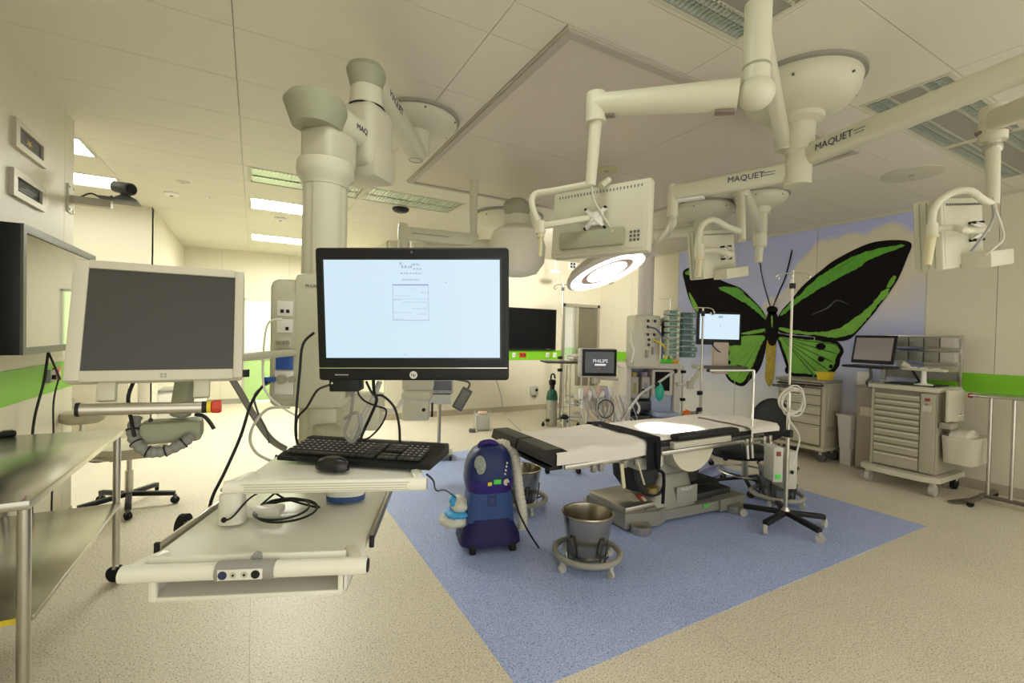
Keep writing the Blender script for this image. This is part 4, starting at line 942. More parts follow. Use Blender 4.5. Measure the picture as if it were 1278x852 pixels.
# two framed pictures
FRM = M('frame_alu', (.50, .47, .38), .45, .3)
for lab, (ya, yb, za, zb), dark in (('upper framed picture with an orange starburst on the left wall', (3.58, 4.01, 2.43, 2.59), 0), ('lower framed dark picture on the left wall', (3.555, 3.995, 2.155, 2.305), 1)):
    t = thing('framed_picture', lab, 'picture', (XL, (ya+yb)/2, za))
    for b_ in ((ya, ya+.05, za, zb), (yb-.05, yb, za, zb), (ya+.05, yb-.05, za, za+.035), (ya+.05, yb-.05, zb-.035, zb)): MB().b2(XL, XL+.022, *b_).build('frame_bar', FRM, t, True)
    MB().b2(XL, XL+.008, ya+.05, yb-.05, za+.035, zb-.035).build('print', M('print_dark' if dark else 'print_grey', (.012,.012,.014) if dark else (.10,.095,.085), .65, var=.6, vs=14), t, True)
    if not dark:
        st = MB()
        for k in range(7):
            a_ = 2*math.pi*k/7; c_ = V(XL+.0085, (ya+yb)/2, (za+zb)/2)
            st.add([c_+V(0, .006*math.cos(a_+1.57), .006*math.sin(a_+1.57)), c_-V(0, .006*math.cos(a_+1.57), .006*math.sin(a_+1.57)), c_+V(0, .05*math.cos(a_), .03*math.sin(a_))], [[0,1,2]])
        st.build('starburst', M('orange_print', (.65,.38,.05), .5), t, True)
    else:
        for k in range(3): MB().b2(XL+.008, XL+.0085, ya+.09+.05*k, ya+.30+.03*k, za+.055+.012*k, za+.060+.012*k).build('print_stroke', M('stroke_grey', (.14,.14,.14), .5), t, True)
# wall camera
tcam = thing('wall_camera', 'dark conference camera on a wall bracket at the end of the left wall', 'camera', (-1.18, 4.50, 2.34))
MB().b2(XL, XL+.012, 4.44, 4.56, 2.26, 2.46).build('wall_plate', CREAM2, tcam, True)
for dz in (2.28, 2.44):
    for dy in (4.46, 4.54): MB().cyl((XL+.012, dy, dz), (XL+.018, dy, dz), .008, n=10).build('bolt', STEEL, tcam, True)
MB().b2(XL+.012, XL+.235, 4.48, 4.54, 2.33, 2.385).build('bracket', M('bracket_alu', (.45,.42,.34), .4, .4), tcam, True)
MB().b2(XL+.17, XL+.40, 4.42, 4.60, 2.385, 2.40, .004).build('platform', DGREY, tcam, True)
MB().lathe([(.07, 0), (.065, .02), (.035, .035), (.03, .06)], (XL+.315, 4.51, 2.40), 20).build('camera_base', DGREY, tcam, True)
MB().cyl((XL+.25, 4.55, 2.505), (XL+.36, 4.44, 2.475), .042, .045, 22).build('camera_head', M('camera_dark', (.055,.052,.045), .4), tcam, True)
MB().cyl((XL+.358, 4.442, 2.476), (XL+.366, 4.434, 2.474), .032, n=20).build('lens', M('gloss_black'), tcam, True)
MB().tube([(XL+.06, 4.52, 2.39), (XL+.12, 4.50, 2.42), (XL+.18, 4.52, 2.40), (XL+.24, 4.5, 2.42)], .006, 8, 5).build('cable', BLACK, tcam, True)
# socket on the green band + cables of the wall screen
tso = thing('wall_socket', 'red double wall socket with a grey box on the left green band', 'socket', (XL+.006, 4.27, 1.12))
MB().b2(XL+.006, XL+.016, 4.19, 4.31, 1.075, 1.16, .003).build('red_plate', RED, tso, True)
for dy in (4.225, 4.275): MB().b2(XL+.016, XL+.019, dy-.014, dy+.014, 1.095, 1.14, .001).build('outlet', M('outlet_pale', (.7,.5,.45), .5), tso, True)
MB().b2(XL+.006, XL+.03, 4.07, 4.15, 1.07, 1.15, .004).build('grey_box', GREY, tso, True)
MB().b2(XL+.03, XL+.05, 4.09, 4.13, 1.09, 1.12, .004).build('plug', BLACK, tso, True)
def cable(label, pts, r, mat, k=6, cat='cable', name='cable'):
    return tag(MB().tube(pts, r, 8, k).build(name, mat), label, cat)
cable('black cable hanging from the left wall screen to the wall socket', [V(-1.12, 3.90, 1.30), V(-1.10, 3.92, 1.22), V(-1.10, 4.05, 1.10), V(-1.12, 4.1, 1.105)], .006, BLACK)
cable('black cable hanging straight down from the left wall screen behind the steel table', [V(-1.10, 3.86, 1.30), V(-1.11, 3.82, 1.1), V(-1.13, 3.74, .85), V(-1.13, 3.72, .5), V(-1.12, 3.72, .03)], .007, BLACK)
cable('thin black cable dropping from the left wall socket past the table', [V(-1.12, 4.1, 1.09), V(-1.11, 3.98, .95), V(-1.10, 3.95, .70), V(-1.12, 4.0, .3), V(-1.12, 4.0, .02)], .005, BLACK)
# beige swivel chair
CH = M('chair_beige', (.46, .43, .30), .6, bump=.03); 
def star(t, r_, legmat, casters=5, hub=.03, z0=.085, world=False, leg_t=.028, a0=.3, cm=None):
    for k in range(casters):
        a_ = a0+2*math.pi*k/casters; ex, ey = r_*math.cos(a_), r_*math.sin(a_)
        lg_ = MB(); lg_.beam((0,0,z0+.025), (ex,ey,z0), leg_t, leg_t*.8, .005); o = lg_.build('star_leg', legmat, t)
        MB().box(ex, ey, .058, .022, .030, .035, .005, rz=a_+.6).build('caster_fork', cm or DGREY, o)
        MB().cyl((ex-.013*math.sin(a_+.6)*-1, ey-.013*math.cos(a_+.6), .030), (ex+.013*math.sin(a_+.6)*-1, ey+.013*math.cos(a_+.6), .030), .030, n=18).build('caster_wheel', RUBBER if cm is None else cm, o)
ch = thing('swivel_chair', 'beige swivel chair on a black five star base behind the steel table', 'chair', (-.86, 4.70, 0), .2)
star(ch, .31, BLACK, a0=-.35, leg_t=.042)
MB().cyl((0,0,.09), (0,0,.30), .028, n=18).cyl((0,0,.28), (0,0,.42), .018, n=18).build('gas_lift', STEEL, ch)
MB().b2(-.12, .12, -.09, .09, .40, .425, .005).build('seat_plate', BLACK, ch)
MB().tube([(-.12,-.05,.41), (-.2,-.06,.41), (-.26,-.05,.43)], .008, 8, 4).build('lever', BLACK, ch)
MB().lathe([(.05,.42), (.22,.43), (.25,.47), (.24,.51), (.19,.525), (0,.525)], n=36).build('seat', CH, ch)
qb = WM[ch.name].inverted() @ A(103, 519, 1, 4.40)
MB().tube([(-.06,-.08,.42), (qb.x*.6, qb.y*.6, .44), (qb.x, qb.y, .52), (qb.x, qb.y, qb.z-.04)], .014, 8, 5).build('back_bar', STEEL, ch)
loft([(qb.z-.05,.18,.15,qb.x,qb.y),(qb.z-.03,.24,.22,qb.x,qb.y),(qb.z+.0,.26,.24,qb.x,qb.y),(qb.z+.03,.24,.22,qb.x,qb.y),(qb.z+.038,.2,.14,qb.x,qb.y)], p=2.6, Mx=None).build('backrest', CH, ch)

# ================================================================ OPERATING TABLE AND AROUND IT
ot = thing('operating_table', 'operating table draped in pale sheet with black pads under the surgical lamp', 'operating table', (2.9, 2.75, 0))
TS = M('table_base_steel', (.42, .40, .35), .34, .85, var=.06, vs=8); TG = M('table_grey', (.27, .26, .225), .42, .3)
MB().prism([(2.43,2.56),(2.72,2.50),(2.88,2.56),(2.88,3.02),(2.72,3.08),(2.43,3.02)], .02, .13).build('foot', TG, ot, True)
MB().b2(2.44, 2.86, 2.57, 3.01, .12, .175, .012).build('foot_cover', TS, ot, True)
MB().prism([(2.70,2.54),(3.30,2.50),(3.68,2.47),(3.70,2.62),(3.70,3.0),(2.70,2.98)], .03, .105).build('base_bar', TG, ot, True)
MB().prism([(3.40,2.47),(3.72,2.47),(3.74,3.04),(3.40,3.04)], .02, .12).build('foot', TG, ot, True)
MB().b2(3.18, 3.66, 2.56, 2.96, .105, .17, .02).build('black_base_cover', M('cover_black', (.02,.02,.019), .55), ot, True)
MB().box(3.35, 2.72, .22, .46, .22, .015, .004, Mx=Matrix.Identity(4)).build('foot_switch_bridge', RUBBER, ot, True)
for c_ in ((2.53, 2.50), (3.56, 2.46), (2.53, 3.06), (3.56, 3.06)): MB().lathe([(.072, .0), (.078, .01), (.078, .062), (.07, .068), (0, .068)], (*c_, 0), 28).build('round_foot', TS, ot, True)
WX = basis((2.64, 0, 0), (0,1,0), (0,0,1), (1,0,0))
MB().prism([(2.555,.12),(2.555,.14),(2.70,.215),(2.80,.215),(2.80,.12)], 0, .24, WX).build('display_wedge', TS, ot, True)
sl_ = math.atan2(.075, .145); SW = TR(2.76, 2.6275, .1785) @ Matrix.Rotation(sl_, 4, 'X')
stq = MB().box(0, 0, 0, .21, .125, .002, 0, Mx=SW).build('warning_sticker', M('sticker_red', (.55,.10,.05), .5), ot, True)
MB().box(0, 0, .0015, .075, .10, .002, 0, Mx=SW).build('sticker_field', M('sticker_green', (.05,.30,.09), .5), stq, True)
for k_ in range(3): MB().box(-.07+.07*k_, .01, .003, .03, .045, .001, .0, Mx=SW).build('sticker_mark', WHITE, stq, True)
MB().b2(3.22, 3.30, 2.495, 2.50, .075, .10).build('base_label', M('sticker_green2', (.10,.45,.06), .5), ot, True)
# column
loft([(.10,.56,.40,2.96,2.74),(.16,.52,.38,2.96,2.74),(.34,.36,.30,3.0,2.74),(.36,.34,.28,3.0,2.74)], p=6).build('column_foot', TG, ot, True)
MB().b2(2.96, 3.20, 2.545, 2.56, .12, .26, .004).build('column_panel', M('panel_grey', (.30,.29,.26), .4), ot, True)
text('MAQUET', .035, basis((3.0, 2.542, .24), (1,0,0), (0,0,1), (0,-1,0)), WHITE, ot)
loft([(.34,.34,.26,3.0,2.74),(.46,.30,.25,3.0,2.74),(.58,.30,.25,3.0,2.74)], p=5).build('column', TG, ot, True)
cm_ = A(858, 552, 1, 2.52)
hcyl = []
for k in range(17):
    t_ = math.pi+math.pi*k/16; hcyl.append((.25*math.cos(t_), .235*math.sin(t_)))
hcyl += [(.25, .04), (-.25, .04)]
MB().prism(hcyl, -.0, .34, basis((cm_.x+.02, 2.455, .635), (1,0,0), (0,0,1), (0,-1,0)) @ Matrix.Scale(1, 4) @ TR(0,0,-.36)).build('tilt_housing', M('cream_housing', (.72,.68,.52), .4), ot, True)
MB().cyl((cm_.x+.16, 2.51, .47), (cm_.x+.16, 2.48, .47), .016, n=14).build('housing_knob', GREY, ot, True)
MB().b2(2.42, 2.68, 2.43, 2.80, .49, .62, .02).build('motor_block', CREAM2, ot, True)
loft([(.28,.22,.22,2.64,2.66),(.36,.34,.30,2.66,2.70),(.48,.36,.32,2.66,2.70),(.52,.30,.3,2.68,2.70)], p=2.6).build('bellows', M('bellows_black', (.018,.018,.018), .65), ot, True)
loft([(.26,.22,.22,3.22,2.72),(.40,.24,.28,3.22,2.72),(.46,.2,.26,3.2,2.72)], p=2.6).build('bellows', M('bellows_black'), ot, True)
MB().tube([(2.50,2.56,.46),(2.52,2.54,.34),(2.62,2.53,.26),(2.76,2.54,.25),(2.82,2.55,.30)], .012, 8, 6).build('loop_cable', BLACK, ot, True)
MB().lathe([(.05,0),(.06,.01),(.06,.05),(.04,.06),(0,.06)], (2.68, 2.56, .26), 18).build('brass_plug', M('brass', (.30,.22,.08), .4, .7), ot, True)
# top: frame, pads, rails
MB().b2(1.72, 3.95, 2.46, 2.98, .60, .64, .006).build('top_frame', TG, ot, True)
for y_ in (2.405, 3.03): MB().b2(1.75, 2.45, y_-.008, y_+.008, .585, .615, .002).b2(2.62, 3.95, y_-.008, y_+.008, .595, .625, .002).build('side_rail', STEEL, ot, True) if False else None
for y_ in (2.405, 3.03):
    for xa, xb in ((1.75, 2.45), (2.62, 3.95)): MB().b2(xa, xb, y_-.008, y_+.008, .59, .62, .002).build('side_rail', STEEL, ot, True)
MB().b2(1.70, 2.48, 2.42, 3.02, .64, .70, .02).build('leg_pad', PADB, ot, True)
MB().b2(2.48, 3.95, 2.42, 3.02, .64, .695, .02).build('seat_pad', PADB, ot, True)
for ya_, yb_ in ((2.40, 2.74), (2.76, 3.12)):
    pp = MB(); pp.prism([(1.58,.67),(1.60,.735),(1.72,.735),(1.79,.70),(1.82,.63),(1.66,.625)], ya_, yb_, basis((0,0,0), (1,0,0), (0,0,1), (0,-1,0)) @ Matrix.Scale(-1, 4, (0,0,1)))
    pp.build('foot_pad', PADB, ot, True)
MB().b2(1.66, 1.76, 2.44, 3.0, .585, .61, .004).build('pad_bracket', BLACK, ot, True)
# sheet on the leg section: draped grid
def sheet(name, x0, x1, y0, y1, z, hang_n, hang_f, mat, nx=40, ny=34, amp=.006, par=ot):
    mb = MB(); vs = []; fs = []
    prof = []
    for j in range(ny+1):
        s_ = j/ny*(y1-y0+hang_n+hang_f)
        if s_ < hang_n: prof.append((y0-.012, z-(hang_n-s_), 1))
        elif s_ < hang_n+(y1-y0): prof.append((y0+s_-hang_n, z, 0))
        else: prof.append((y1+.012, z-(s_-hang_n-(y1-y0)), 1))
    for i in range(nx+1):
        x = x0+(x1-x0)*i/nx
        for (y, zz, hg) in prof:
            w_ = amp*(math.sin(x*9+y*4)+.7*math.sin(x*17-y*11)+.5*math.sin(y*23+x*5))
            if hg: vs.append((x, y+w_*1.6, zz-.02*math.sin(x*3.1+.6)*(z-zz)/.1*.6))
            else: vs.append((x, y, zz+.008+w_))
    n2 = ny+1
    for i in range(nx):
        for j in range(ny): fs.append([i*n2+j, i*n2+j+1, (i+1)*n2+j+1, (i+1)*n2+j])
    return mb.add(vs, fs).build(name, mat, par, True, ang=80)
SHM = M('sheet_cloth', (.78, .74, .68), .85, bump=.06, bs=90)
sheet('leg_sheet', 1.68, 2.50, 2.40, 3.04, .71, .085, .10, SHM)
sheet('body_sheet', 2.60, 3.93, 2.44, 3.05, .705, .02, .08, SHM, amp=.003)
sheet('head_sheet', 3.62, 4.02, 2.38, 2.9, .72, .05, .05, SHM, 12, 20, .002)
sheet('safety_strap', 2.44, 2.58, 2.385, 3.06, .728, .20, .10, M('strap_black', (.012,.011,.016), .8, spec=.15), 10, 34, .002)
MB().tube([(2.52,2.365,.70),(2.54,2.36,.52),(2.60,2.36,.46),(2.61,2.37,.25)], .012, 8, 6).build('strap_tail', M('strap_black'), ot, True)
MB().box(3.10, 2.40, .715, .72, .09, .045, .02).build('arm_pad', PADB, ot, True)
MB().box(3.05, 2.40, .655, .66, .05, .05, .008).build('arm_board_frame', CREAM2, ot, True)
for x_ in (1.98, 2.04, 2.25, 2.36):
    MB().box(x_, 2.395, .575, .035, .03, .05, .004).build('rail_clamp', TG, ot, True)
for x_, s_ in ((2.22, -.04), (2.37, .0)): MB().beam((x_,2.39,.58), (x_+.04+s_,2.36,.42), .028, .012, .003).build('hanging_strap', M('ivory_handle'), ot, True)
MB().b2(1.86, 2.14, 2.42, 2.62, .575, .60, .006).build('slide_bracket', CREAM2, ot, True)
for x_ in (3.58, 3.64, 3.82, 3.9): 
    MB().box(x_, 2.39, .60, .04, .05, .07, .006).build('rail_clamp', STEEL, ot, True)
    MB().cyl((x_, 2.37, .58), (x_, 2.36, .47), .012, n=12).build('clamp_screw', CHROME, ot, True)
pb = A(938, 548, 1, 2.40); pt_ = A(941, 462, 1, 2.40); pl_ = A(884, 462, 1, 2.62)
MB().cyl(pb, pt_, .012, n=14).cyl(pt_, pl_, .010, n=14).build('screen_frame_bar', CHROME, ot, True)
MB().ell(tuple(pl_), .016, .016, .016).build('bar_knob', BLACK, ot, True)
# ---------- kick buckets
kb = thing('kick_bucket', 'steel kick bucket in a wheeled ring standing in front of the operating table', 'bucket', (1.87, 2.305, 0), .72, 'steel kick buckets')
MB().lathe([(.0,.062),(.112,.062),(.118,.07),(.158,.325),(.166,.332),(.166,.340),(.158,.342),(.153,.338),(.150,.325),(.113,.078),(0,.074)], n=48).build('bucket', M('bucket_steel', (.44,.405,.325), .24, 1, var=.05, vs=10), kb)
MB().tube([(.205*math.cos(2*math.pi*k/40), .205*math.sin(2*math.pi*k/40), .085) for k in range(40)], .019, 10, closed=True).build('bumper_ring', M('bumper_grey', (.30,.29,.25), .6), kb)
MB().tube([(.13*math.cos(2*math.pi*k/32), .13*math.sin(2*math.pi*k/32), .060) for k in range(32)], .007, 8, closed=True).build('cradle_ring', CHROME, kb)
for k in range(4):
    a_ = math.pi/4+k*math.pi/2+.15; c_, s_ = math.cos(a_), math.sin(a_); px_, py_ = -s_*.022, c_*.022
    MB().tube([(.205*c_, .205*s_, .085), (.16*c_, .16*s_, .070), (.135*c_+px_, .135*s_+py_, .07), (.150*c_+px_, .150*s_+py_, .185), (.152*c_, .152*s_, .20), (.150*c_-px_, .150*s_-py_, .185), (.135*c_-px_, .135*s_-py_, .07)], .006, 8, 4).build('cradle_loop', M('loop_dark', (.08,.08,.075), .4, .5), kb)
    MB().box(.205*c_, .205*s_, .055, .025, .025, .035, .005, rz=a_).build('caster_fork', M('caster_pale', (.45,.44,.38), .5), kb)
    MB().cyl((.205*c_-.010*s_, .205*s_+.010*c_, .026), (.205*c_+.010*s_, .205*s_-.010*c_, .026), .026, n=18).build('caster_wheel', M('caster_pale'), kb)
dup(kb, (1.98, 3.32, 0), .5, 'steel kick bucket behind the blue wheeled device')
dup(kb, (4.10, 2.42, 0), .9, 'steel kick bucket behind the drip stand with the coiled cable')
# ---------- blue wheeled device
vd = thing('smoke_evacuator', 'blue wheeled suction device with purple cap and white hose', 'suction device', mtx=TR(1.435, 2.86, 0) @ RZ(math.atan2(dirR.y, dirR.x)+.12) @ Matrix.Scale(1.12, 4, (0,0,1)))
NAVY = M('navy_plastic', (.018,.032,.125), .4, spec=.3); MIDB = M('mid_blue_plastic', (.035,.075,.22), .45, spec=.3); PURP = M('purple_plastic', (.035,.02,.17), .45, spec=.25)
loft([(.045,.42,.36,0,0),(.09,.41,.35,0,0),(.15,.34,.29,0,0),(.19,.31,.27,0,0)], p=5).build('base', M('base_indigo', (.018,.015,.085), .5, spec=.2), vd)
loft([(.13,.34,.27,.0,0),(.20,.325,.26,.0,0),(.34,.30,.25,0,0),(.40,.30,.25,0,0)], p=6).build('lower_body', MIDB, vd)
loft([(.345,.31,.26,0,0),(.375,.325,.275,0,0),(.42,.33,.28,-.005,0)], p=4).build('waist_band', PURP, vd)
loft([(.415,.33,.28,-.005,0),(.48,.325,.275,-.005,0),(.54,.295,.255,0,0),(.585,.24,.22,.005,0),(.61,.17,.16,.01,0),(.618,.06,.06,.01,0)], p=3).build('upper_body', NAVY, vd)
MB().tube([(-.07,-.02,.59),(-.065,-.03,.625),(-.01,-.03,.635),(.03,-.03,.625),(.06,-.02,.60)], .017, 10, 5).build('carry_handle', PURP, vd)
MB().lathe([(.055,0),(.055,.006),(.05,.008),(0,.008)], n=28, sx=.75, Mx=basis((-.085,-.125,.52), (.80,-.6,0), (0,.12,.99), (-.6,-.8,.1))).build('oval_badge', M('badge_pale', (.35,.38,.36), .5, var=.6, vs=60), vd)
MB().b2(.005,.055,-.147,-.14,.405,.432).build('green_label', M('neon_green', (.08,.65,.07), .5), vd)
MB().b2(-.035,-.008,-.147,-.14,.398,.418).build('yellow_label', YELLOW, vd)
MB().cyl((.09,-.15,.415), (.09,-.12,.415), .020, n=16).build('port', STEEL, vd)
for k in range(4): MB().cyl((.085+.004*k,-.135,.46+.022*k), (.085+.004*k,-.125,.46+.022*k), .006, n=8).build('indicator', WHITE, vd)
MB().b2(-.03,.03,-.132,-.128,.27,.33).build('emblem', M('emblem_navy', (.02,.035,.12), .5), vd)
MB().b2(-.016,.016,-.134,-.131,.284,.316).build('emblem_mark', MIDB, vd)
for sx, sy in ((-.13,-.15),(.14,-.15),(-.15,.13),(.14,.13)): MB().cyl((sx-.018,sy,.035), (sx+.018,sy,.035), .035, n=20).build('caster_wheel', RUBBER, vd)
hp_ = spline([V(.02,.05,.59), V(.11,.04,.60), V(.175,.02,.56), V(.20,.0,.46), V(.215,-.03,.32), V(.235,-.05,.2), V(.24,-.05,.09)], 14)
MB().tube(hp_, [.034+.0025*math.sin(i*2.1) for i in range(len(hp_))], 12).build('white_hose', M('hose_cream', (.68,.65,.55), .6), vd)
MB().tube([V(.1,-.15,.41), V(.13,-.19,.35), V(.17,-.20,.24), V(.24,-.2,.12), V(.32,-.18,.012)], .006, 8, 6).build('power_lead', BLACK, vd)
dp = thing('drape_bundle', 'pale packs with a bright blue wrapper stuck to the side of the wheeled device', 'packs', mtx=TR(1.435, 2.86, 0) @ RZ(math.atan2(dirR.y, dirR.x)+.12))
def crumple(c, rx, ry, rz_, amp, seed, mat, name):
    mb = MB().ell(c, rx, ry, rz_, 22, 14); rr_ = random.Random(seed); ph = [rr_.uniform(0, 6) for _ in range(6)]
    for v in mb.v:
        d_ = v-Vector(c); k_ = 1+amp*(math.sin(d_.x*70+ph[0])*math.cos(d_.z*60+ph[1])+.7*math.sin(d_.y*90+ph[2]+d_.z*40)+.5*math.sin((d_.x+d_.z)*130+ph[3]))
        v.xyz = Vector(c)+d_*k_
    return mb.build(name, mat, dp, ang=60)
PKC = M('pack_cream', (.66,.64,.56), .7); PKB = M('pack_blue', (.05,.36,.74), .5)
crumple((-.23,-.02,.185), .105, .085, .05, .09, 1, PKC, 'pack')
crumple((-.215,-.03,.235), .085, .08, .028, .08, 2, PKB, 'pack')
crumple((-.20,.0,.285), .075, .08, .055, .10, 3, PKC, 'pack')
crumple((-.245,.0,.30), .028, .06, .06, .10, 4, PKB, 'pack')
# ---------- drip stand in front right
iv = thing('drip_stand', 'tall drip stand with a coiled cable and pump boxes on a black star base', 'drip stand', (3.655, 2.085, 0), 0)
CP = M('caster_pale')
star(iv, .30, BLACK, 5, a0=-.55, leg_t=.044, cm=CP)
MB().cyl((0,0,.09), (0,0,1.05), .014, n=16).cyl((0,0,1.05), (0,0,2.0), .009, n=14).build('pole', STEEL, iv)
MB().lathe([(.03,.085),(.035,.10),(.03,.13),(.018,.15)], n=20).build('hub', STEEL, iv)
for k in range(4):
    a_ = .5+k*math.pi/2; c_, s_ = math.cos(a_), math.sin(a_)
    MB().tube([(0,0,1.985), (.05*c_,.05*s_,1.98), (.095*c_,.095*s_,1.975), (.115*c_,.115*s_,1.95), (.10*c_,.10*s_,1.935), (.09*c_,.09*s_,1.95)], .005, 8, 4).build('hook', CHROME, iv)
MB().cyl((0,0,1.86), (0,0,1.90), .022, n=16).build('height_collar', BLACK, iv)
MB().b2(-.025,.025,-.03,.03,.70,.76,.008).build('pole_clamp', BLACK, iv)
MB().tube([tuple(dirR*((.10+.015*math.sin(t_*.21))*math.cos(t_/3)+.02*math.sin(t_*.11))-dirF*(.03+.012*math.sin(t_*.47))+V(0, 0, .99+.10*math.sin(t_/3)*(1+.2*math.sin(t_*.37)))) for t_ in range(0, 95)], .006, 6).build('coiled_cable', M('cable_cream', (.62,.60,.52), .5), iv)
MB().tube([V(-.04,-.03,.94), V(-.06,-.04,.85), V(.06,-.05,.72), V(.05,-.05,.62), V(.0,-.04,.5)], .007, 6, 6).build('tube', M('cable_cream'), iv)
PB = M('pump_box', (.50,.49,.42), .5)
iv_box = MB().box(-.10, .05, .50, .075, .14, .27, .008, rz=-.5).build('pump_box', PB, iv)
MB().box(-.128, .0, .585, .035, .035, .035, .003, rz=-.5).build('red_emblem', M('emblem_dark_red', (.25,.03,.02), .5), iv_box)
MB().box(-.128, .0, .41, .04, .035, .035, .002, rz=-.5).build('green_label', M('neon_green'), iv_box)
MB().box(.09, .07, .43, .11, .15, .30, .008, rz=-.4).build('pump_box', PB, iv)
MB().cyl((.05,-.02,.42), (.05,-.01,.42), .015, n=12).build('knob', BLACK, iv)
MB().box(.02, .02, 1.10, .20, .12, .018, .006, rz=-.3).build('tray', BLACK, iv)
# ---------- black operating stool
st_ = thing('surgeon_stool', 'black padded stool with backrest and foot ring beside the operating table', 'stool', (4.20, 2.80, 0), .0)
star(st_, .27, BLACK, 5, a0=.15, leg_t=.03)
MB().tube([(.24*math.cos(2*math.pi*k/36), .24*math.sin(2*math.pi*k/36), .17) for k in range(36)], .010, 8, closed=True).build('foot_ring', STEEL, st_)
MB().cyl((0,0,.09), (0,0,.33), .030, n=18).build('gas_lift', STEEL, st_)
lf = loft([(.31,.34,.30,-.06,.0),(.33,.54,.44,-.06,.0),(.37,.64,.52,-.06,.0),(.405,.60,.48,-.06,.0),(.415,.40,.33,-.06,.0)], p=2.4, Mx=RZ(-YAW)); 
lf.build('seat', M('stool_vinyl', (.014,.014,.014), .5, spec=.25), st_)
for s_ in (0,):
    MB().tube([(.05,.0,.34),(.30,.02,.35),(.38,.04,.45),(.36,.0,.60)], .014, 8, 5).build('back_bar', STEEL, st_)
bk = MB(); bk.ell((0,0,0), .24, .055, .215, 24, 14, Mx=TR(.34, -.04, .66) @ RZ(-YAW+.25)); bk.build('backrest', M('stool_vinyl'), st_)
# arched wheeled base seen beneath the table
f1_, f2_ = FL(683, 591), FL(722, 591)
bs_ = thing('wheeled_stand', 'low black arched base on casters standing behind the operating table', 'stand', ((f1_.x+f2_.x)/2, (f1_.y+f2_.y)/2, 0))
mid = (f1_+f2_)/2
MB().tube([f1_+V(0,0,.07), f1_*.75+f2_*.25+V(0,0,.13), mid+V(0,0,.15), f1_*.25+f2_*.75+V(0,0,.13), f2_+V(0,0,.07)], .018, 8, 5).build('arched_leg', BLACK, bs_, True)
MB().tube([mid+V(0,0,.15), mid+V(.12,.22,.12), mid+V(.16,.34,.07)], .018, 8, 5).build('arched_leg', BLACK, bs_, True)
for q in (f1_, f2_, mid+V(.16,.34,0)): MB().cyl((q.x-.012, q.y, .03), (q.x+.012, q.y, .03), .03, n=16).cyl((q.x, q.y, .04), (q.x, q.y, .08), .012, n=10).build('caster', RUBBER, bs_, True)
MB().cyl(mid+V(0,0,.15), mid+V(0,0,.62), .02, n=16).build('pole', STEEL, bs_, True)
MB().lathe([(.04,.58),(.05,.60),(.03,.62)], (mid.x, mid.y, 0), 18).build('pole_cap', BLACK, bs_, True)
# ================================================================ ANAESTHESIA CORNER
def LF(px, py, d, z=0):
    q = P(px, py, d); return basis((q.x, q.y, z), dirR, dirF, (0,0,1))
def root_at(mtx): return (mtx.translation.x, mtx.translation.y, 0)
am = LF(818, 470, 6.0)
ta = thing('anaesthesia_machine', 'anaesthesia machine with grey frame, blue grey panels and black display', 'medical machine', root_at(am))
AG = M('machine_beige', (.72,.67,.59), .45); AB = M('machine_blue', (.42,.49,.68), .45); AD = M('machine_dark', (.05,.05,.06), .4)
MB().b2(-.36,.36,.05,.55,.06,.30,.02,Mx=am).build('base', AB, ta, True)
for cx in (-.3,.3):
    for cy in (.1,.5): MB().cyl((cx-.02,cy,.05), (cx+.02,cy,.05), .05, n=18, Mx=am).build('caster_wheel', RUBBER, ta, True)
MB().b2(-.36,.36,.30,.55,.30,1.06,.01,Mx=am).build('back_body', AB, ta, True)
MB().b2(.28,.37,.03,.55,.25,1.06,.015,Mx=am).build('side_frame', AG, ta, True)
MB().b2(-.38,-.31,.03,.55,.25,1.06,.015,Mx=am).build('side_frame', AG, ta, True)
MB().b2(-.40,.38,.0,.56,1.05,1.12,.015,Mx=am).build('top_shelf', AG, ta, True)
dsp = MB().b2(-.02,.27,.05,.30,.70,1.04,.012,Mx=am).build('display_housing', AG, ta, True)
MB().b2(.02,.22,.040,.05,.76,1.01,0,Mx=am).build('display', M('display_black', (.006,.006,.007), .5, spec=.12), dsp, True)
MB().b2(-.02,.27,.08,.30,.48,.70,.005,Mx=am).build('drawer_front', AB, ta, True)
MB().b2(-.02,.30,-.12,.30,.44,.49,.008,Mx=am).build('work_surface', AB, ta, True)
MB().b2(-.30,-.02,.0,.30,.38,.44,.008,Mx=am).build('absorber_shelf', AD, ta, True)
for cx, mt_ in ((-.25, M('vaporizer_gold', (.42,.33,.12), .4)), (-.10, M('vaporizer_violet', (.35,.28,.42), .4))):
    vp_ = MB().b2(cx-.055,cx+.055,.06,.20,.66,.94,.012,Mx=am).build('vaporizer', M('vap_grey', (.5,.48,.43), .4), ta, True)
    MB().cyl((cx,.13,.94), (cx,.13,1.0), .05, n=18, Mx=am).build('dial', mt_, vp_, True)
    MB().b2(cx-.02,cx+.02,.055,.06,.72,.86,0,Mx=am).build('sight_glass', mt_, vp_, True)
MB().b2(-.30,-.02,.05,.30,.50,.62,.01,Mx=am).build('breathing_block', AD, ta, True)
MB().b2(-.28,-.06,-.06,.28,.20,.32,.01,Mx=am).build('lower_drawer', M('drawer_steel_blue', (.22,.28,.42), .4), ta, True)
MB().cyl((.30,.0,.86), (.48,-.04,.84), .02, n=12, Mx=am).build('side_arm', AG, ta, True)
MB().cyl((.46,-.04,.80), (.46,-.04,.90), .045, n=14, Mx=am).build('arm_clamp', CREAM2, ta, True)
text('Maquet', .03, am @ basis((-.03, -.003, 1.085), (1,0,0), (0,0,1), (0,-1,0)), GREY, ta)
MB().tube([P(843, 462, 5.7), P(822, 477, 5.5), P(803, 489, 5.3), P(793, 500, 5.2), P(785, 512, 5.2)], .015, 10, 6).build('corrugated_tube', M('tube_clear', (.62,.62,.60), .4), ta, True)
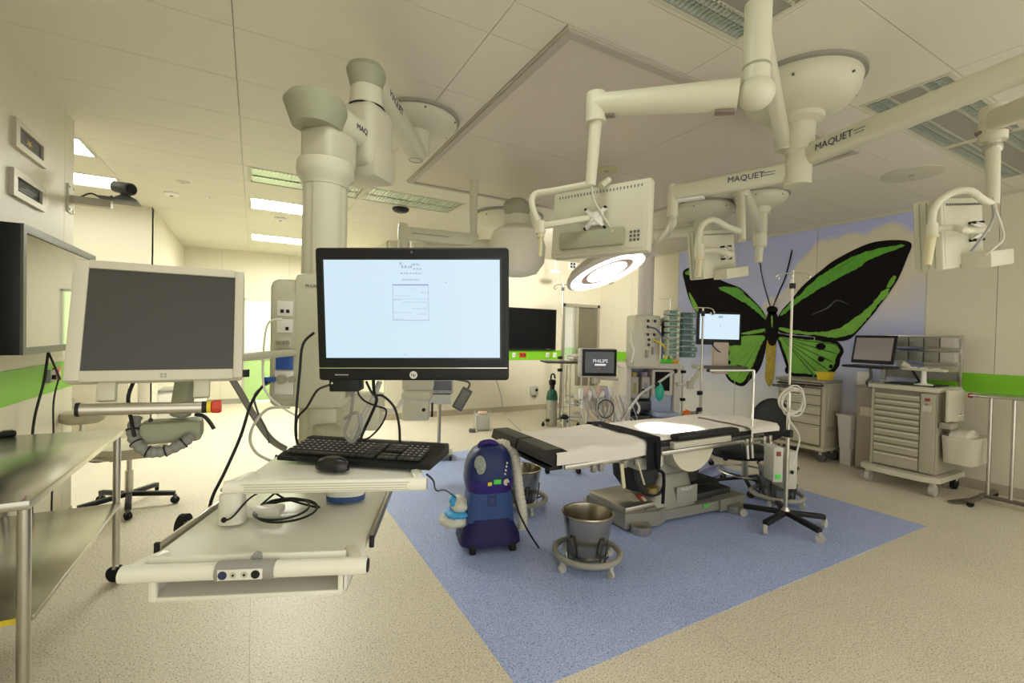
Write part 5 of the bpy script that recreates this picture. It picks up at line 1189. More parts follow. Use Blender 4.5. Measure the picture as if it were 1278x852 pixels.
MB().tube([P(793, 500, 5.2), P(798, 508, 5.15), P(796, 516, 5.1)], .013, 10, 5).build('corrugated_tube', M('tube_clear'), ta, True)
for q in ((803,488),(820,479),(843,463)): MB().ell(tuple(P(*q, 5.33 if q[0] < 830 else 5.68)), .028, .028, .028).build('tube_joint', BLACK, ta, True)
bag = loft([(0,.02,.02,0,0),(.05,.09,.07,0,0),(.12,.115,.08,0,0),(.18,.08,.06,0,0),(.22,.03,.03,0,0)], 18, 2.2, LF(823, 495, 5.45, P(823, 501, 5.45).z))
tag(bag.build('breathing_bag', M('bag_green', (.03,.42,.29), .35)), 'small green breathing bag hanging in front of the anaesthesia machine', 'breathing bag')
# white things on the top shelf
for i, (cx, cy, mt_, w_, lab) in enumerate(((-.30,.1,'tray_white',.14,'white bottle standing at the left end of the anaesthesia machine top'), (.20,.12,'neon_green',.16,'bright green bag on top of the anaesthesia machine'), (.31,.10,'orange_print',.10,'orange and yellow pouch on top of the anaesthesia machine'))):
    t = thing('medicine_bottle' if i == 0 else 'supply_pouch', lab, 'bottle' if i == 0 else 'pouch', tuple(am @ V(cx, cy, 1.12)))
    if i == 0:
        MB().lathe([(.045,1.12),(.05,1.13),(.05,1.22),(.025,1.26)], (cx,cy,0), 18, Mx=am).build('bottle', WHITE, t, True); MB().cyl((cx,cy,1.26), (cx,cy,1.30), .022, n=14, Mx=am).build('cap', M('vaporizer_violet'), t, True)
    else:
        loft([(1.12,w_,.10,cx,cy),(1.15,w_*1.1,.12,cx,cy),(1.19,w_*.7,.06,cx+.02,cy),(1.205,w_*.2,.02,cx,cy)], 16, 2.3, am).build('pouch', M(mt_, (.8,.4,.05)), t, True); MB().box(cx, cy-.03, 1.19, w_*.3, .01, .04, .003, Mx=am).build('tab', YELLOW, t, True)
# patient monitor
pmx = LF(747, 453, 5.7)
tp = thing('patient_monitor', 'patient monitor with a dark start screen left of the anaesthesia machine', 'monitor', tuple(P(747, 453, 5.7)))
pz = P(747, 453, 5.7).z
MB().box(0, .06, pz, .47, .12, .36, .02, Mx=pmx).build('housing', M('monitor_shell', (.52,.50,.47), .4), tp, True)
MB().box(.012, -.002, pz+.005, .44, .006, .33, .004, Mx=pmx).build('screen_bezel', BLACK, tp, True)
MB().box(.012, -.006, pz+.01, .37, .004, .26, 0, Mx=pmx).build('screen', M('dark_screen', (.03,.03,.033), .2, emit=(.10,.10,.11), es=.25), tp, True)
text('PHILIPS', .060, pmx @ basis((.02, -.0085, pz+.025), (1,0,0), (0,0,1), (0,-1,0)), M('screen_text', (.6,.62,.66), .5, emit=(.7,.72,.8), es=.5), tp, align='CENTER')
MB().box(.02, -.0085, pz-.02, .14, .001, .022, 0, Mx=pmx).build('start_bar', M('screen_text'), tp, True)
MB().box(.0, -.0085, pz-.065, .05, .001, .006, 0, Mx=pmx).build('start_line', M('screen_red', (.4,.15,.12), .5), tp, True)
MB().beam(pmx @ V(0, .08, pz-.18), pmx @ V(0, .08, pz-.26), .10, .06, .01).build('mount', CREAM2, tp, True)
MB().cyl(pmx @ V(.06, .14, pz-.2), pmx @ V(.36, .3, pz-.22), .025, n=12).build('support_arm', AG, tp, True)
# monitoring module shelf with cable bundle
ms = LF(745, 492, 5.65); mz = P(745, 492, 5.65).z
tms = thing('module_rack', 'rack of monitoring modules hung with coloured leads under the patient monitor', 'module rack', tuple(P(745, 492, 5.65)))
MB().box(-.02, .10, mz, .42, .22, .17, .01, Mx=ms).build('module_housing', CREAM2, tms, True)
for k, mt_ in enumerate((WHITE, M('coral_cover', (.74,.50,.42), .6), WHITE, M('pack_cream'), M('coral_cover'), WHITE, M('lavender', (.50,.44,.62), .6), WHITE)):
    cx = -.21+.052*k
    loft([(-.07,.05,.04,0,0),(-.02,.07,.06,.0,.0),(.03,.06,.05,.005,0),(.06,.03,.02,0,0)], 12, 2.3, ms @ TR(cx, -.03, mz+.02+.03*math.sin(k*2.1)) @ Matrix.Rotation(.4*math.sin(k*1.7), 4, 'Y')).build('lead_cover', mt_, tms, True)
rl = MB().b2(-.36,-.24,.08,.10,mz-.20,mz-.18,Mx=ms)
MB().tube([V(-.36,.1,mz+.35), V(-.37,.1,mz-.0), V(-.36,.08,mz-.10), V(-.26,.05,mz-.12), V(-.16,.05,mz-.12)], .014, 8, 4, Mx=ms).build('rail_bow', CHROME, tms, True)
MB().b2(-.16,.10,.02,.22,mz-.19,mz-.09,.006,Mx=ms).build('lower_box', AG, tms, True)
random.seed(3)
for k in range(3):
    pts = [V(.04+.02*k+(.075+.012*k)*math.cos(t_*.55+k), -.06-.02*k, mz-.16+(.13-.01*k)*math.sin(t_*.55+k)) for t_ in range(24)]
    MB().tube(pts, .008, 6, Mx=ms).build('coiled_lead', (GREY, M('tube_clear'), DGREY)[k], tms, True)
for k in range(14):
    x_ = -.20+.042*k; pts = [V(x_,-.05,mz), V(x_+random.uniform(-.05,.08),-.1,mz-.18), V(x_+random.uniform(-.1,.16),-.08,mz-.32), V(x_+random.uniform(-.05,.2),-.05,mz-.05)]
    MB().tube(pts, .006, 6, 6, Mx=ms).build('lead', (WHITE, M('cable_cream'), M('coral_cover'), GREY)[k % 4], tms, True)
# infusion pumps in two stacks on the supply pendant
PT = M('pump_teal', (.10,.20,.17), .45, var=.2, vs=30); PSH = M('pump_shell', (.40,.46,.38), .45)
pu0 = LF(843, 415, 5.45)
rk = thing('pump_rack', 'upright rack between the two stacks of infusion pumps', 'rack', tuple(P(846, 440, 5.45)))
zz0 = P(846, 444, 5.45).z; zz1 = P(846, 387, 5.45).z
MB().b2(.02,.06,.0,.10,zz0-.05,zz1+.02,.006,Mx=pu0).build('rack_post', CREAM2, rk, True)
MB().cyl(pu0 @ V(.04,.05,zz1), DM @ V(.14,.0,1.62), .022, n=12).build('rack_arm', CREAM2, rk, True)
MB().cyl(pu0 @ V(-.05,.05,zz1), pu0 @ V(-.05,.05,zz1+.13), .010, n=10).cyl(pu0 @ V(-.19,.05,zz1+.13), pu0 @ V(.08,.05,zz1+.13), .006, n=10).build('bag_hook', CHROME, rk, True)
hgt = (zz1-zz0)/8
pc = None
for s_ in (0, 1):
    for k in range(8):
        cx = (-.055, .135)[s_]; cz = zz0+hgt*(k+.5)-.02*s_
        nm = ('lowest','second','third','fourth','fifth','sixth','seventh','topmost')[k]
        t = thing('infusion_pump', '%s infusion pump in the %s stack beside the supply pendant' % (nm, ('left pale','right dark')[s_]), 'infusion pump', tuple(pu0 @ V(cx, 0, cz)), 0, 'infusion pumps on the rack')
        wd = .15 if s_ == 0 else .15+.02*math.sin(k*1.9)+.02*(k < 3)
        MB().box(cx+(wd-.15)/2, .0, cz, wd, .13, hgt*.86, .012, Mx=pu0).build('housing', PSH if s_ == 0 else PT, t, True)
        MB().box(cx+(-.02 if s_ else -.01), -.067, cz+.004, .09, .004, hgt*.5, .001, Mx=pu0).build('panel', PT if s_ == 0 else M('pump_dark', (.03,.06,.055), .3), t, True)
        MB().box(cx+.055, -.068, cz, .016, .006, hgt*.35, .001, Mx=pu0).build('knob', WHITE if s_ == 0 else PSH, t, True)
tsp = thing('pump_charger', 'black box mounted between the supply pendant and the pump stacks', 'box', tuple(P(831, 411, 5.5)))
q = LF(831, 411, 5.5); z_ = P(831, 411, 5.5).z; MB().box(0, 0, z_, .09, .10, .20, .03, Mx=q, seg=3).build('housing', BLACK, tsp, True); MB().box(0, -.052, z_, .05, .004, .12, .004, Mx=q).build('panel', M('gloss_black'), tsp, True)
# far computer with blue-white screen
cs = LF(898, 409, 6.1); z_ = P(898, 409, 6.1).z
tc_ = thing('desk_monitor', 'small bright computer screen in front of the left butterfly wing', 'monitor', tuple(P(898, 409, 6.1)))
cs = cs @ RZ(math.radians(-6))
MB().box(0, .02, z_-.01, .60, .04, .43, .008, Mx=cs).build('housing', BLACK, tc_, True)
sn = MB().box(.0, -.002, z_+.015, .53, .004, .33, 0, Mx=cs).build('screen', SCR, tc_, True)
MB().box(.01, -.0045, z_+.145, .06, .001, .03, 0, Mx=cs).build('screen_mark', SI, sn, True)
MB().box(.01, -.0045, z_+.03, .008, .001, .03, 0, Mx=cs).build('screen_mark', SI, sn, True)
MB().box(.03, .03, z_-.40, .20, .08, .42, .01, Mx=cs).build('stand_plate', M('stand_beige', (.62,.50,.42), .5), tc_, True)
MB().tube([V(-.1,.03,z_-.2), V(-.05,-.02,z_-.28), V(.03,.0,z_-.33)], .008, 6, 5, Mx=cs).build('cable', INK, tc_, True)
tr_ = LF(898, 457, 6.05); z_ = P(898, 458, 6.05).z
tsh = thing('screen_shelf', 'dark shelf arm under the small bright computer screen', 'shelf', tuple(P(898, 457, 6.05)))
MB().box(.03, .0, z_, .58, .26, .03, .006, Mx=tr_).build('shelf_board', M('shelf_dark', (.10,.09,.085), .5), tsh, True)
MB().beam(tr_ @ V(-.25, .0, z_-.02), am @ V(.46, -.04, .86), .05, .05, .01).build('shelf_arm', CREAM2, tsh, True)
MB().box(-.31, .0, z_+.0, .10, .16, .05, .015, Mx=tr_).build('shelf_joint', CREAM2, tsh, True)
# drip stands at the back
def dripstand(label, x, y, top, r_=.30, lower=.9, black=False):
    t = thing('drip_stand', label, 'drip stand', (x, y, 0), .3)
    star(t, r_, STEEL, 5, a0=.2, leg_t=.026)
    MB().cyl((0,0,.09), (0,0,lower+.2), .018, n=14).build('lower_tube', STEEL, t); MB().cyl((0,0,lower+.2), (0,0,top), .012, n=14).build('pole', STEEL, t)
    for k in range(2):
        s_ = 1 if k else -1; dx, dy = dirR.x*s_, dirR.y*s_; ca, sa2 = math.cos(-.3), math.sin(-.3); dx, dy = dx*ca-dy*sa2, dx*sa2+dy*ca
        MB().tube([(0,0,top), (.08*dx,.08*dy,top), (.13*dx,.13*dy,top-.02), (.15*dx,.15*dy,top-.06), (.12*dx,.12*dy,top-.08), (.10*dx,.10*dy,top-.05)], .007, 8, 4).build('hook', CHROME, t)
    MB().cyl((0,0,top-.10), (0,0,top-.04), .022, n=12).build('collar', BLACK, t)
    for z_ in (lower, lower+.2): MB().box(-.03, 0, z_, .08, .05, .05, .01).build('clamp', BLACK, t)
    return t
g1_ = FL(690, 531)
dripstand('tall drip stand standing by the gas cylinder and the black wall screen', g1_.x+.12, g1_.y-.02, 2.28)
d2_ = P(876, 440, 5.6)
dripstand('drip stand in front of the small bright computer screen', d2_.x, d2_.y, 1.83, lower=.6)
t = thing('stand_rail', 'slim steel stand with black clamps left of the drip stand by the butterfly', 'stand', (d2_.x+.38, d2_.y+.60, 0))
MB().cyl((0,0,.04), (0,0,1.08), .013, n=12).build('pole', STEEL, t); MB().lathe([(.16,0),(.16,.02),(.03,.05)], n=24).build('base', STEEL, t)
for z_ in (.35, .62, 1.0): MB().box(0, 0, z_, .07, .06, .04, .008).build('clamp', BLACK, t)
MB().b2(-.05, .40, -.1, .1, .30, .34, .006).build('tray', STEEL, t)
for k in range(4): MB().cyl((.05+.09*k, 0, .34), (.05+.09*k, 0, .44), .035, n=14).build('cup', (DGREY, STEEL, GREY, DGREY)[k], t)
of_ = P(857, 516, 5.3)
t = thing('spiky_cap', 'orange spiky cap beside the foot of the anaesthesia machine', 'cap', tuple(of_))
for k in range(8): MB().ell((0,0,0), .055, .018, .014, 10, 6, Mx=TR(*of_) @ Matrix.Rotation(k*math.pi/4, 4, dirF)).build('petal', M('orange_hot', (.85,.22,.03), .5), t, True)
MB().cyl(of_+V(0,0,-.04), V(of_.x, of_.y, .0), .012, n=8).build('stem', STEEL, t, True)
# gas cylinder
gc_ = thing('gas_cylinder', 'steel gas cylinder with a green shoulder and black valve at the back', 'gas cylinder', (g1_.x-.03, g1_.y, 0))
MB().lathe([(.0,.0),(.085,.0),(.09,.01),(.09,.44),(.088,.46)], n=28).build('cylinder', M('cyl_steel', (.50,.49,.42), .35, .6), gc_)
MB().lathe([(.0905,.42),(.0905,.47),(.075,.55),(.045,.585),(.03,.60)], n=28).build('shoulder', M('shoulder_green', (.01,.10,.05), .4), gc_)
MB().cyl((0,0,.60), (0,0,.68), .04, n=16).box(0, 0, .70, .11, .08, .10, .03).build('valve', BLACK, gc_)
MB().tube([(-.03,0,.74),(-.02,0,.82),(.03,0,.83),(.05,0,.76)], .014, 8, 4).build('valve_handle', BLACK, gc_)
MB().box(-.09, -.03, .10, .05, .05, .04, .008).build('bracket', BLACK, gc_)
# trolley shelf left of the patient monitor
bt = LF(718, 452, 6.2); z_ = P(718, 452, 6.2).z
tb_ = thing('wire_trolley', 'narrow trolley with a dark top and wire baskets behind the drip stand', 'trolley', root_at(bt))
MB().b2(-.40,.22,.0,.40,z_-.02,z_,.004,Mx=bt).build('top', M('trolley_top', (.06,.07,.055), .5), tb_, True)
for cx in (-.06,.20):
    for cy in (.03,.37): MB().cyl((cx,cy,.05), (cx,cy,z_-.02), .012, n=10, Mx=bt).build('leg', CHROME, tb_, True)
for z2 in (.35,.62): MB().b2(-.06,.20,.03,.37,z2,z2+.02,.003,Mx=bt).build('basket', STEEL, tb_, True)
tf_ = thing('cloth_pile', 'pile of pale cloths on the dark topped trolley', 'cloths', tuple(bt @ V(.05, .15, z_)))
for k in range(3): MB().box(.06+.01*k, .15, z_+.02+.035*k, .26-.03*k, .2, .034, .012, rz=.2*k, Mx=bt).build('cloth', M('pack_cream') if k != 1 else WHITE, tf_, True)
# back wall: big black screen, sockets, hanging things
tw = thing('wall_screen', 'large black wall screen above the green band on the back wall', 'screen', (4.7, YB, 1.17))
MB().b2(3.95, 5.20, YB-.09, YB-.01, 1.17, 1.965, .006).build('housing', BLACK, tw, True)
MB().b2(3.975, 5.175, YB-.094, YB-.09, 1.205, 1.945).build('screen', M('display_black'), tw, True)
MB().b2(4.98, 5.06, YB-.096, YB-.094, 1.185, 1.192).build('maker_mark', GREY, tw, True)
MB().b2(4.2, 4.9, YB-.02, YB, 1.35, 1.8).build('wall_mount', DGREY, tw, True)
for i, (px, mt_, w_, lab) in enumerate(((641, WHITE, .07, 'small white socket on the green band, leftmost under the black wall screen'), (652, RED, .15, 'red double socket on the green band under the black wall screen'), (683, WHITE, .08, 'white socket on the green band under the right part of the wall screen'), (692, WHITE, .08, 'white socket on the green band next to the tall drip stand'))):
    c_ = A(px, 443, 1, YB); t = thing('wall_socket', lab, 'socket', (c_.x, YB-.006, 1.07))
    MB().box(c_.x, YB-.012, 1.07, w_, .012, .09, .003).build('plate', mt_, t, True)
    for s_ in ((-1, 1) if w_ > .1 else (0,)): MB().box(c_.x+s_*.035, YB-.0195, 1.07, .04, .004, .045, .001).build('outlet', M('outlet_dark', (.12,.02,.01), .5) if mt_ is RED else CREAM2, t, True)
c_ = A(665, 487, 1, YB)
t = thing('wall_box', 'grey wall box with a black dial below the black wall screen', 'box', (c_.x, YB, c_.z))
MB().box(c_.x, YB-.05, c_.z, .14, .10, .17, .012).build('housing', M('box_grey', (.42,.42,.38), .5), t, True); MB().cyl((c_.x+.02, YB-.115, c_.z+.02), (c_.x+.02, YB-.10, c_.z+.02), .03, n=16).build('dial', BLACK, t, True)
MB().b2(c_.x-.03, c_.x+.03, YB-.09, YB-.02, c_.z-.12, c_.z-.085, .005).build('lower_plug', DGREY, t, True)
c_ = A(703, 328, 1, YB)
t = thing('wall_sign', 'small white wall sign with a dark emblem above the surgical lamp', 'sign', (c_.x+.75, YB, 2.5))
c2_ = A(714, 331, 1, YB)
MB().b2(c2_.x-.10, c2_.x+.12, YB-.012, YB, c2_.z-.09, c2_.z+.09, .003).build('plate', WHITE, t, True)
for i in range(2):
    for j in range(2): MB().b2(c2_.x-.05+.07*i, c2_.x+.0+.07*i, YB-.014, YB-.012, c2_.z-.055+.06*j, c2_.z-.01+.06*j).build('emblem_square', INK, t, True)
c_ = A(693, 339, 1, 6.6)
t = thing('hook_bar', 'short white bar hanging level beside the surgical lamp', 'bar', tuple(c_))
MB().cyl(c_-V(.09,0,0), c_+V(.09,0,0), .03, n=16).build('bar', WHITE, t, True); MB().cyl(c_, V(c_.x, c_.y, H), .008, n=8).build('hanger', WHITE, t, True)
# device group low on the back wall seen under the big screen
dv = LF(553, 490, 5.2); z_ = P(553, 489, 5.2).z
t = thing('equipment_cart', 'low equipment cart with a dark display behind the big screen', 'cart', root_at(dv))
MB().b2(-.16,.11,.0,.30,z_-.02,z_+.14,.008,Mx=dv).build('display_unit', M('unit_grey', (.40,.40,.37), .5), t, True)
MB().b2(-.13,.09,-.005,.0,z_+.02,z_+.125,0,Mx=dv).build('display', M('dark_screen'), t, True)
for k in range(6): MB().box(-.11+.036*k, -.004, z_-.005, .026, .006, .018, .002, Mx=dv).build('soft_key', GREY, t, True)
MB().b2(-.18,.09,.0,.32,z_-.14,z_-.03,.008,Mx=dv).build('lower_unit', M('unit_light', (.60,.59,.54), .5), t, True)
MB().cyl((-.04,.16,.06), (-.04,.16,z_-.13), .022, n=14, Mx=dv).build('pole', STEEL, t, True); MB().b2(-.16,.12,.03,.30,.055,.075,.005,Mx=dv).build('base_plate', GREY, t, True)
for cx in (-.14, .10):
    for cy in (.05,.28): MB().cyl((cx-.012,cy,.03), (cx+.012,cy,.03), .03, n=14, Mx=dv).build('caster_wheel', RUBBER, t, True)
hs2 = LF(577, 498, 5.2); z_ = P(577, 498, 5.2).z
t = thing('hanging_handset', 'tilted dark handset with a keypad hanging beside the equipment cart', 'handset', tuple(P(577, 498, 5.2)))
rot = hs2 @ TR(0, 0, z_) @ Matrix.Rotation(.5, 4, 'Y')
MB().box(0, .02, 0, .12, .06, .26, .01, Mx=rot).build('housing', DGREY, t, True); MB().box(.0, -.012, .0, .085, .006, .21, .003, Mx=rot).build('keypad', M('keypad_grey', (.20,.19,.17), .5), t, True)
MB().tube([rot @ V(0,.02,.13), rot @ V(-.03,.02,.20), hs2 @ V(-.09,.05,z_+.22)], .012, 8, 5).build('hanger', DGREY, t, True)
wb_ = LF(603, 515, 6.9); 
t = thing('wire_basket', 'small clear canister in a wire frame standing by the back wall', 'canister', root_at(wb_))
MB().b2(-.10,.10,.0,.2,.02,.24,.01,Mx=wb_).build('canister', M('clear_plastic', (.55,.56,.50), .3, alpha=.8), t, True)
for cx in (-.12,.12):
    for cy in (-.01,.21): MB().cyl((cx,cy,.0), (cx,cy,.30), .006, n=8, Mx=wb_).build('wire', CHROME, t, True)
MB().box(.0, .1, .26, .14, .12, .03, .01, Mx=wb_).build('lid', M('coral_cover'), t, True)
MB().box(-.16, -.05, .025, .10, .10, .05, .015, Mx=wb_).build('foot_pedal', DGREY, t, True)
# ================================================================ RIGHT WALL FURNITURE
CAB = M('cabinet_cream', (.56,.52,.40), .45); CABD = M('gap_shade', (.20,.18,.13), .6)  # the dark tone paints the shade in the gaps between drawers
# chest of drawers
x0, x1, y0, y1 = 5.96, 6.33, 2.98, 3.55
tc = thing('drawer_chest', 'cream wheeled drawer chest below the printed butterfly', 'drawer chest', ((x0+x1)/2, (y0+y1)/2, 0))
MB().b2(x0+.015, x1, y0, y1, .17, .95, .006).build('body', CAB, tc, True); MB().b2(x0, x0+.02, y0+.04, y1-.025, .18, .948).build('gap_shade_plate', CABD, tc, True)  # dark plate behind the drawers: gap shade put into the colour
MB().b2(x0-.03, x1, y0-.02, y1+.02, .95, .985, .010).build('worktop', M('worktop_grey', (.34,.31,.25), .45), tc, True)
zs = [.20, .44, .56, .68, .80, .89, .945]
for i in range(6):
    d_ = MB().b2(x0-.012, x0+.01, y0+.045, y1-.03, zs[i]+.006, zs[i+1]-.006, .006).build('drawer', CAB, tc, True)
    MB().b2(x0-.022, x0-.012, y0+.06, y1-.045, zs[i+1]-.028, zs[i+1]-.012, .003).build('drawer_grip', STEEL, d_, True)
MB().b2(x0+.06, x1-.05, y0-.012, y0, .62, .90, .004).build('side_panel', M('panel_pale', (.62,.58,.47), .45), tc, True)
MB().b2(x0+.06, x1-.05, y0-.03, y0, .38, .42, .008).build('side_handle', M('worktop_grey'), tc, True)
MB().b2(x0-.02, x1, y0-.015, y1+.015, .13, .175, .015).build('plinth', CAB, tc, True)
for cx in (x0+.05, x1-.06):
    for cy in (y0+.05, y1-.05):
        MB().box(cx, cy, .105, .04, .04, .05, .006).build('caster_fork', STEEL, tc, True); MB().cyl((cx-.018,cy,.06), (cx+.018,cy,.06), .06, n=20).build('caster_wheel', M('caster_dark', (.07,.07,.065), .5), tc, True)
MB().b2(x0-.10, x0+.02, y0+.02, y1-.04, .915, .930, .004).build('pull_out_tray', BLACK, tc, True)
sb = thing('sharps_box', 'yellow sharps box on the drawer chest', 'sharps box', (6.15, 3.06, .985))
loft([(.985,.15,.13,6.15,3.075),(1.07,.17,.15,6.15,3.075)], 24, 6).build('box', YELLOW, sb, True)
MB().b2(6.06, 6.24, 2.995, 3.155, 1.068, 1.085, .006).build('lid', M('yellow_lid', (.72,.58,.04), .45), sb, True)
# drawer cart
x0, x1, y0, y1 = 5.70, 6.24, 1.86, 2.39
CG = M('cart_beige', (.40,.375,.28), .5); CGL = M('cart_light', (.56,.53,.42), .45)
dc = thing('drawer_cart', 'beige medical cart with ten flat drawers against the right wall', 'medical cart', ((x0+x1)/2, (y0+y1)/2, 0))
MB().b2(x0+.02, x1, y0, y1, .19, .99, .006).build('body', CG, dc, True); MB().b2(x0, x0+.025, y0+.11, y1-.02, .195, .985).build('gap_shade_plate', CABD, dc, True); MB().b2(x0-.005, x0+.02, y1-.025, y1, .19, .99, .004).build('front_post', CG, dc, True)  # dark front plate paints the shadow lines between the drawers
MB().b2(x0-.03, x1+.02, y0-.02, y1+.03, .985, 1.03, .012).build('worktop', CGL, dc, True)
zs = [.20, .335, .425, .50, .575, .64, .70, .76, .82, .88, .945]
for i in range(10):
    d_ = MB().b2(x0-.012, x0, y0+.125, y1-.03, zs[i]+.008, zs[i+1]-.008, .003).build('drawer', CG, dc, True)
    MB().b2(x0-.028, x0-.012, y0+.13, y1-.035, zs[i+1]-.030, zs[i+1]-.014, .006).build('drawer_grip', CGL, d_, True)
MB().b2(x0-.016, x0, y0+.004, y0+.118, .20, .97, .006).build('lock_column', CG, dc, True)
MB().b2(x0-.02, x0-.016, y0+.045, y0+.085, .90, .93, .001).build('lock_display', M('lock_red', (.25,.04,.03), .4), dc, True)
MB().cyl((x0-.03,y0+.065,.87), (x0-.016,y0+.065,.87), .012, n=12).build('lock', CHROME, dc, True)
MB().b2(x0-.02, x0-.016, y0+.03, y0+.10, .80, .86, .001).build('lock_plate', CGL, dc, True)
bp_ = MB(); bp_.prism([(x0-.12,y0+.05),(x0-.13,y0+.26),(x0-.12,y1-.05),(x0-.05,y1+.06),(x1,y1+.06),(x1,y0-.06),(x0-.05,y0-.06)], .135, .185)
bp_.build('bumper_base', CGL, dc, True)
for cx in (x0-.02, x1-.06):
    for cy in (y0+.0, y1-.0):
        f_ = MB().box(cx, cy, .11, .05, .045, .06, .008).build('caster_fork', CGL, dc, True); MB().cyl((cx,cy-.02,.055), (cx,cy+.02,.055), .055, n=20).build('caster_wheel', M('caster_pale') if cx < x0+.1 else RUBBER, f_, True)
# rack of bins at the back of the cart
for cy in (y0-.01, y1+.10): MB().b2(x1-.04, x1-.015, cy-.012, cy+.012, 1.03, 1.55, .003).build('rack_post', STEEL, dc, True)
for z_ in (1.24, 1.39, 1.535): MB().b2(x1-.035, x1-.02, y0-.01, y1+.10, z_-.01, z_+.01, .002).build('rack_rail', STEEL, dc, True)
BIN = M('bin_grey', (.22,.215,.19), .25, var=.35, vs=9)
for r_, z_ in enumerate((1.27, 1.42)):
    for k in range(5):
        ya_ = y0+.0+.128*k
        MB().b2(x1-.14, x1-.03, ya_+.004, ya_+.122, z_, z_+.10, .006).build('tilt_bin', M('bin_pale', (.45,.42,.38), .4) if k == 0 else BIN, dc, True)
MB().b2(x1-.018, x1-.008, y0-.01, y1+.10, 1.08, 1.17).build('back_glass', BIN, dc, True)
MB().b2(x0+.10, x1-.10, y0+.05, y1-.06, 1.03, 1.042, .003).build('black_mat', BLACK, dc, True)
# side panel and waste box at the cart's right end
MB().box(x0+.14, y0-.09, .87, .28, .022, .30, .006, Mx=Matrix.Identity(4), rz=-.12).build('fold_up_board', CGL, dc, True)
MB().beam((x0+.10,y0-.02,.70), (x0+.22,y0-.12,.79), .03, .015, .003).build('board_strut', STEEL, dc, True)
MB().box(x0+.10, y0-.06, .68, .16, .10, .06, .01).build('hinge_block', M('worktop_grey'), dc, True)
wbx = thing('waste_box', 'beige waste box with a rounded lid fixed to the end of the drawer cart', 'waste box', (x0+.27, y0-.16, .33))
loft([(.33,.42,.22,x0+.27,y0-.14),(.585,.46,.25,x0+.27,y0-.14)], 24, 8).build('box', CGL, wbx, True)
MB().lathe([(.16,-.06),(.16,.06),(.13,.075),(0,.08)], n=28, Mx=basis((x0+.20, y0-.14, .565), (1,0,0), (0,0,1), (0,-1,0)) @ Matrix.Scale(.55, 4, (0,1,0))).build('roll_lid', M('cart_pale', (.62,.59,.50), .45), wbx, True)
# stand with small tray and lamps on the cart
sd = thing('desk_stand', 'small white pedestal with a tray on top of the drawer cart', 'stand', (5.86, 2.02, 1.042))
MB().lathe([(.075,0),(.075,.008),(.028,.018),(.022,.03),(.020,.13),(.026,.14)], n=24).build('pedestal', WHITE, sd); MB().b2(-.04,.06,-.17,.17,.14,.165,.006).build('tray', CGL, sd)
for k in range(3): MB().b2(-.02,.03,-.12+.09*k,-.06+.09*k,.165,.175,.003).build('tool', WHITE, sd)
lp = thing('desk_lamp', 'white lamp head on a grey gooseneck at the left of the drawer cart top', 'lamp', (6.0, 2.42, 1.04))
MB().lathe([(.03,0),(.03,.02),(.012,.03)], n=18).build('base', GREY, lp)
MB().tube([(0,0,.02),(.05,.03,.12),(.05,.04,.24),(-.02,.01,.30)], .008, 8, 6).build('gooseneck', GREY, lp)
MB().cyl((-.02,.01,.30), (-.07,-.05,.27), .028, .045, 18).build('head', WHITE, lp)
sp_ = thing('desk_lamp', 'cream spotlight on a black joint in the middle of the cart top', 'lamp', (6.05, 2.12, 1.042))
MB().lathe([(.035,0),(.035,.015),(.012,.02)], n=18).build('base', BLACK, sp_)
MB().beam((0,0,.02), (.0,.06,.13), .02, .02, .004).beam((0,.06,.13), (-.03,.10,.17), .03, .02, .004).build('joint', BLACK, sp_)
MB().cyl((-.02,.09,.16), (-.08,.14,.20), .03, .042, 16).build('head', CREAM, sp_)
# laptop on its arm
lt = thing('laptop', 'black laptop open on a side arm left of the drawer cart', 'laptop', tuple(A(1092, 454, 0, 5.85)))
lc = A(1083, 456, 0, 5.70); LMx = basis(lc, (-.12,-.99,0), (.99,-.12,0), (0,0,1)) @ Matrix.Scale(1.2, 4)
MB().box(.03, -.02, -.008, .33, .24, .022, .005, Mx=LMx).build('base', BLACK, lt, True)
MB().box(.03, -.02, .004, .28, .14, .003, .001, Mx=LMx).build('keyboard_field', DGREY, lt, True)
lidm = LMx @ TR(-.035, .11, .01) @ Matrix.Rotation(math.radians(-12), 4, 'X')
MB().box(0, 0, .135, .35, .015, .26, .006, Mx=lidm).build('lid', BLACK, lt, True)
MB().box(0, -.009, .138, .305, .003, .205, 0, Mx=lidm).build('screen', M('laptop_screen', (.26,.22,.24), .28), lt, True)
MB().tube([LMx @ V(.02,0,-.02), LMx @ V(.0,.05,-.10), LMx @ V(-.06,.1,-.17), LMx @ V(.02,.16,-.22), LMx @ V(.16,.2,-.20)], .014, 8, 5).build('swing_arm', DGREY, lt, True)
# white device on the wall behind the laptop arm
t = thing('wall_dispenser', 'small white dispenser on the picture wall below the laptop', 'dispenser', (XR-.01, 2.62, 1.0))
q = A(1079, 472, 0, XR-.05); MB().box(XR-.06, q.y, q.z, .10, .12, .16, .02).build('housing', WHITE, t, True); MB().box(XR-.06, q.y, q.z-.10, .05, .05, .05, .01).build('nozzle', GREY, t, True)
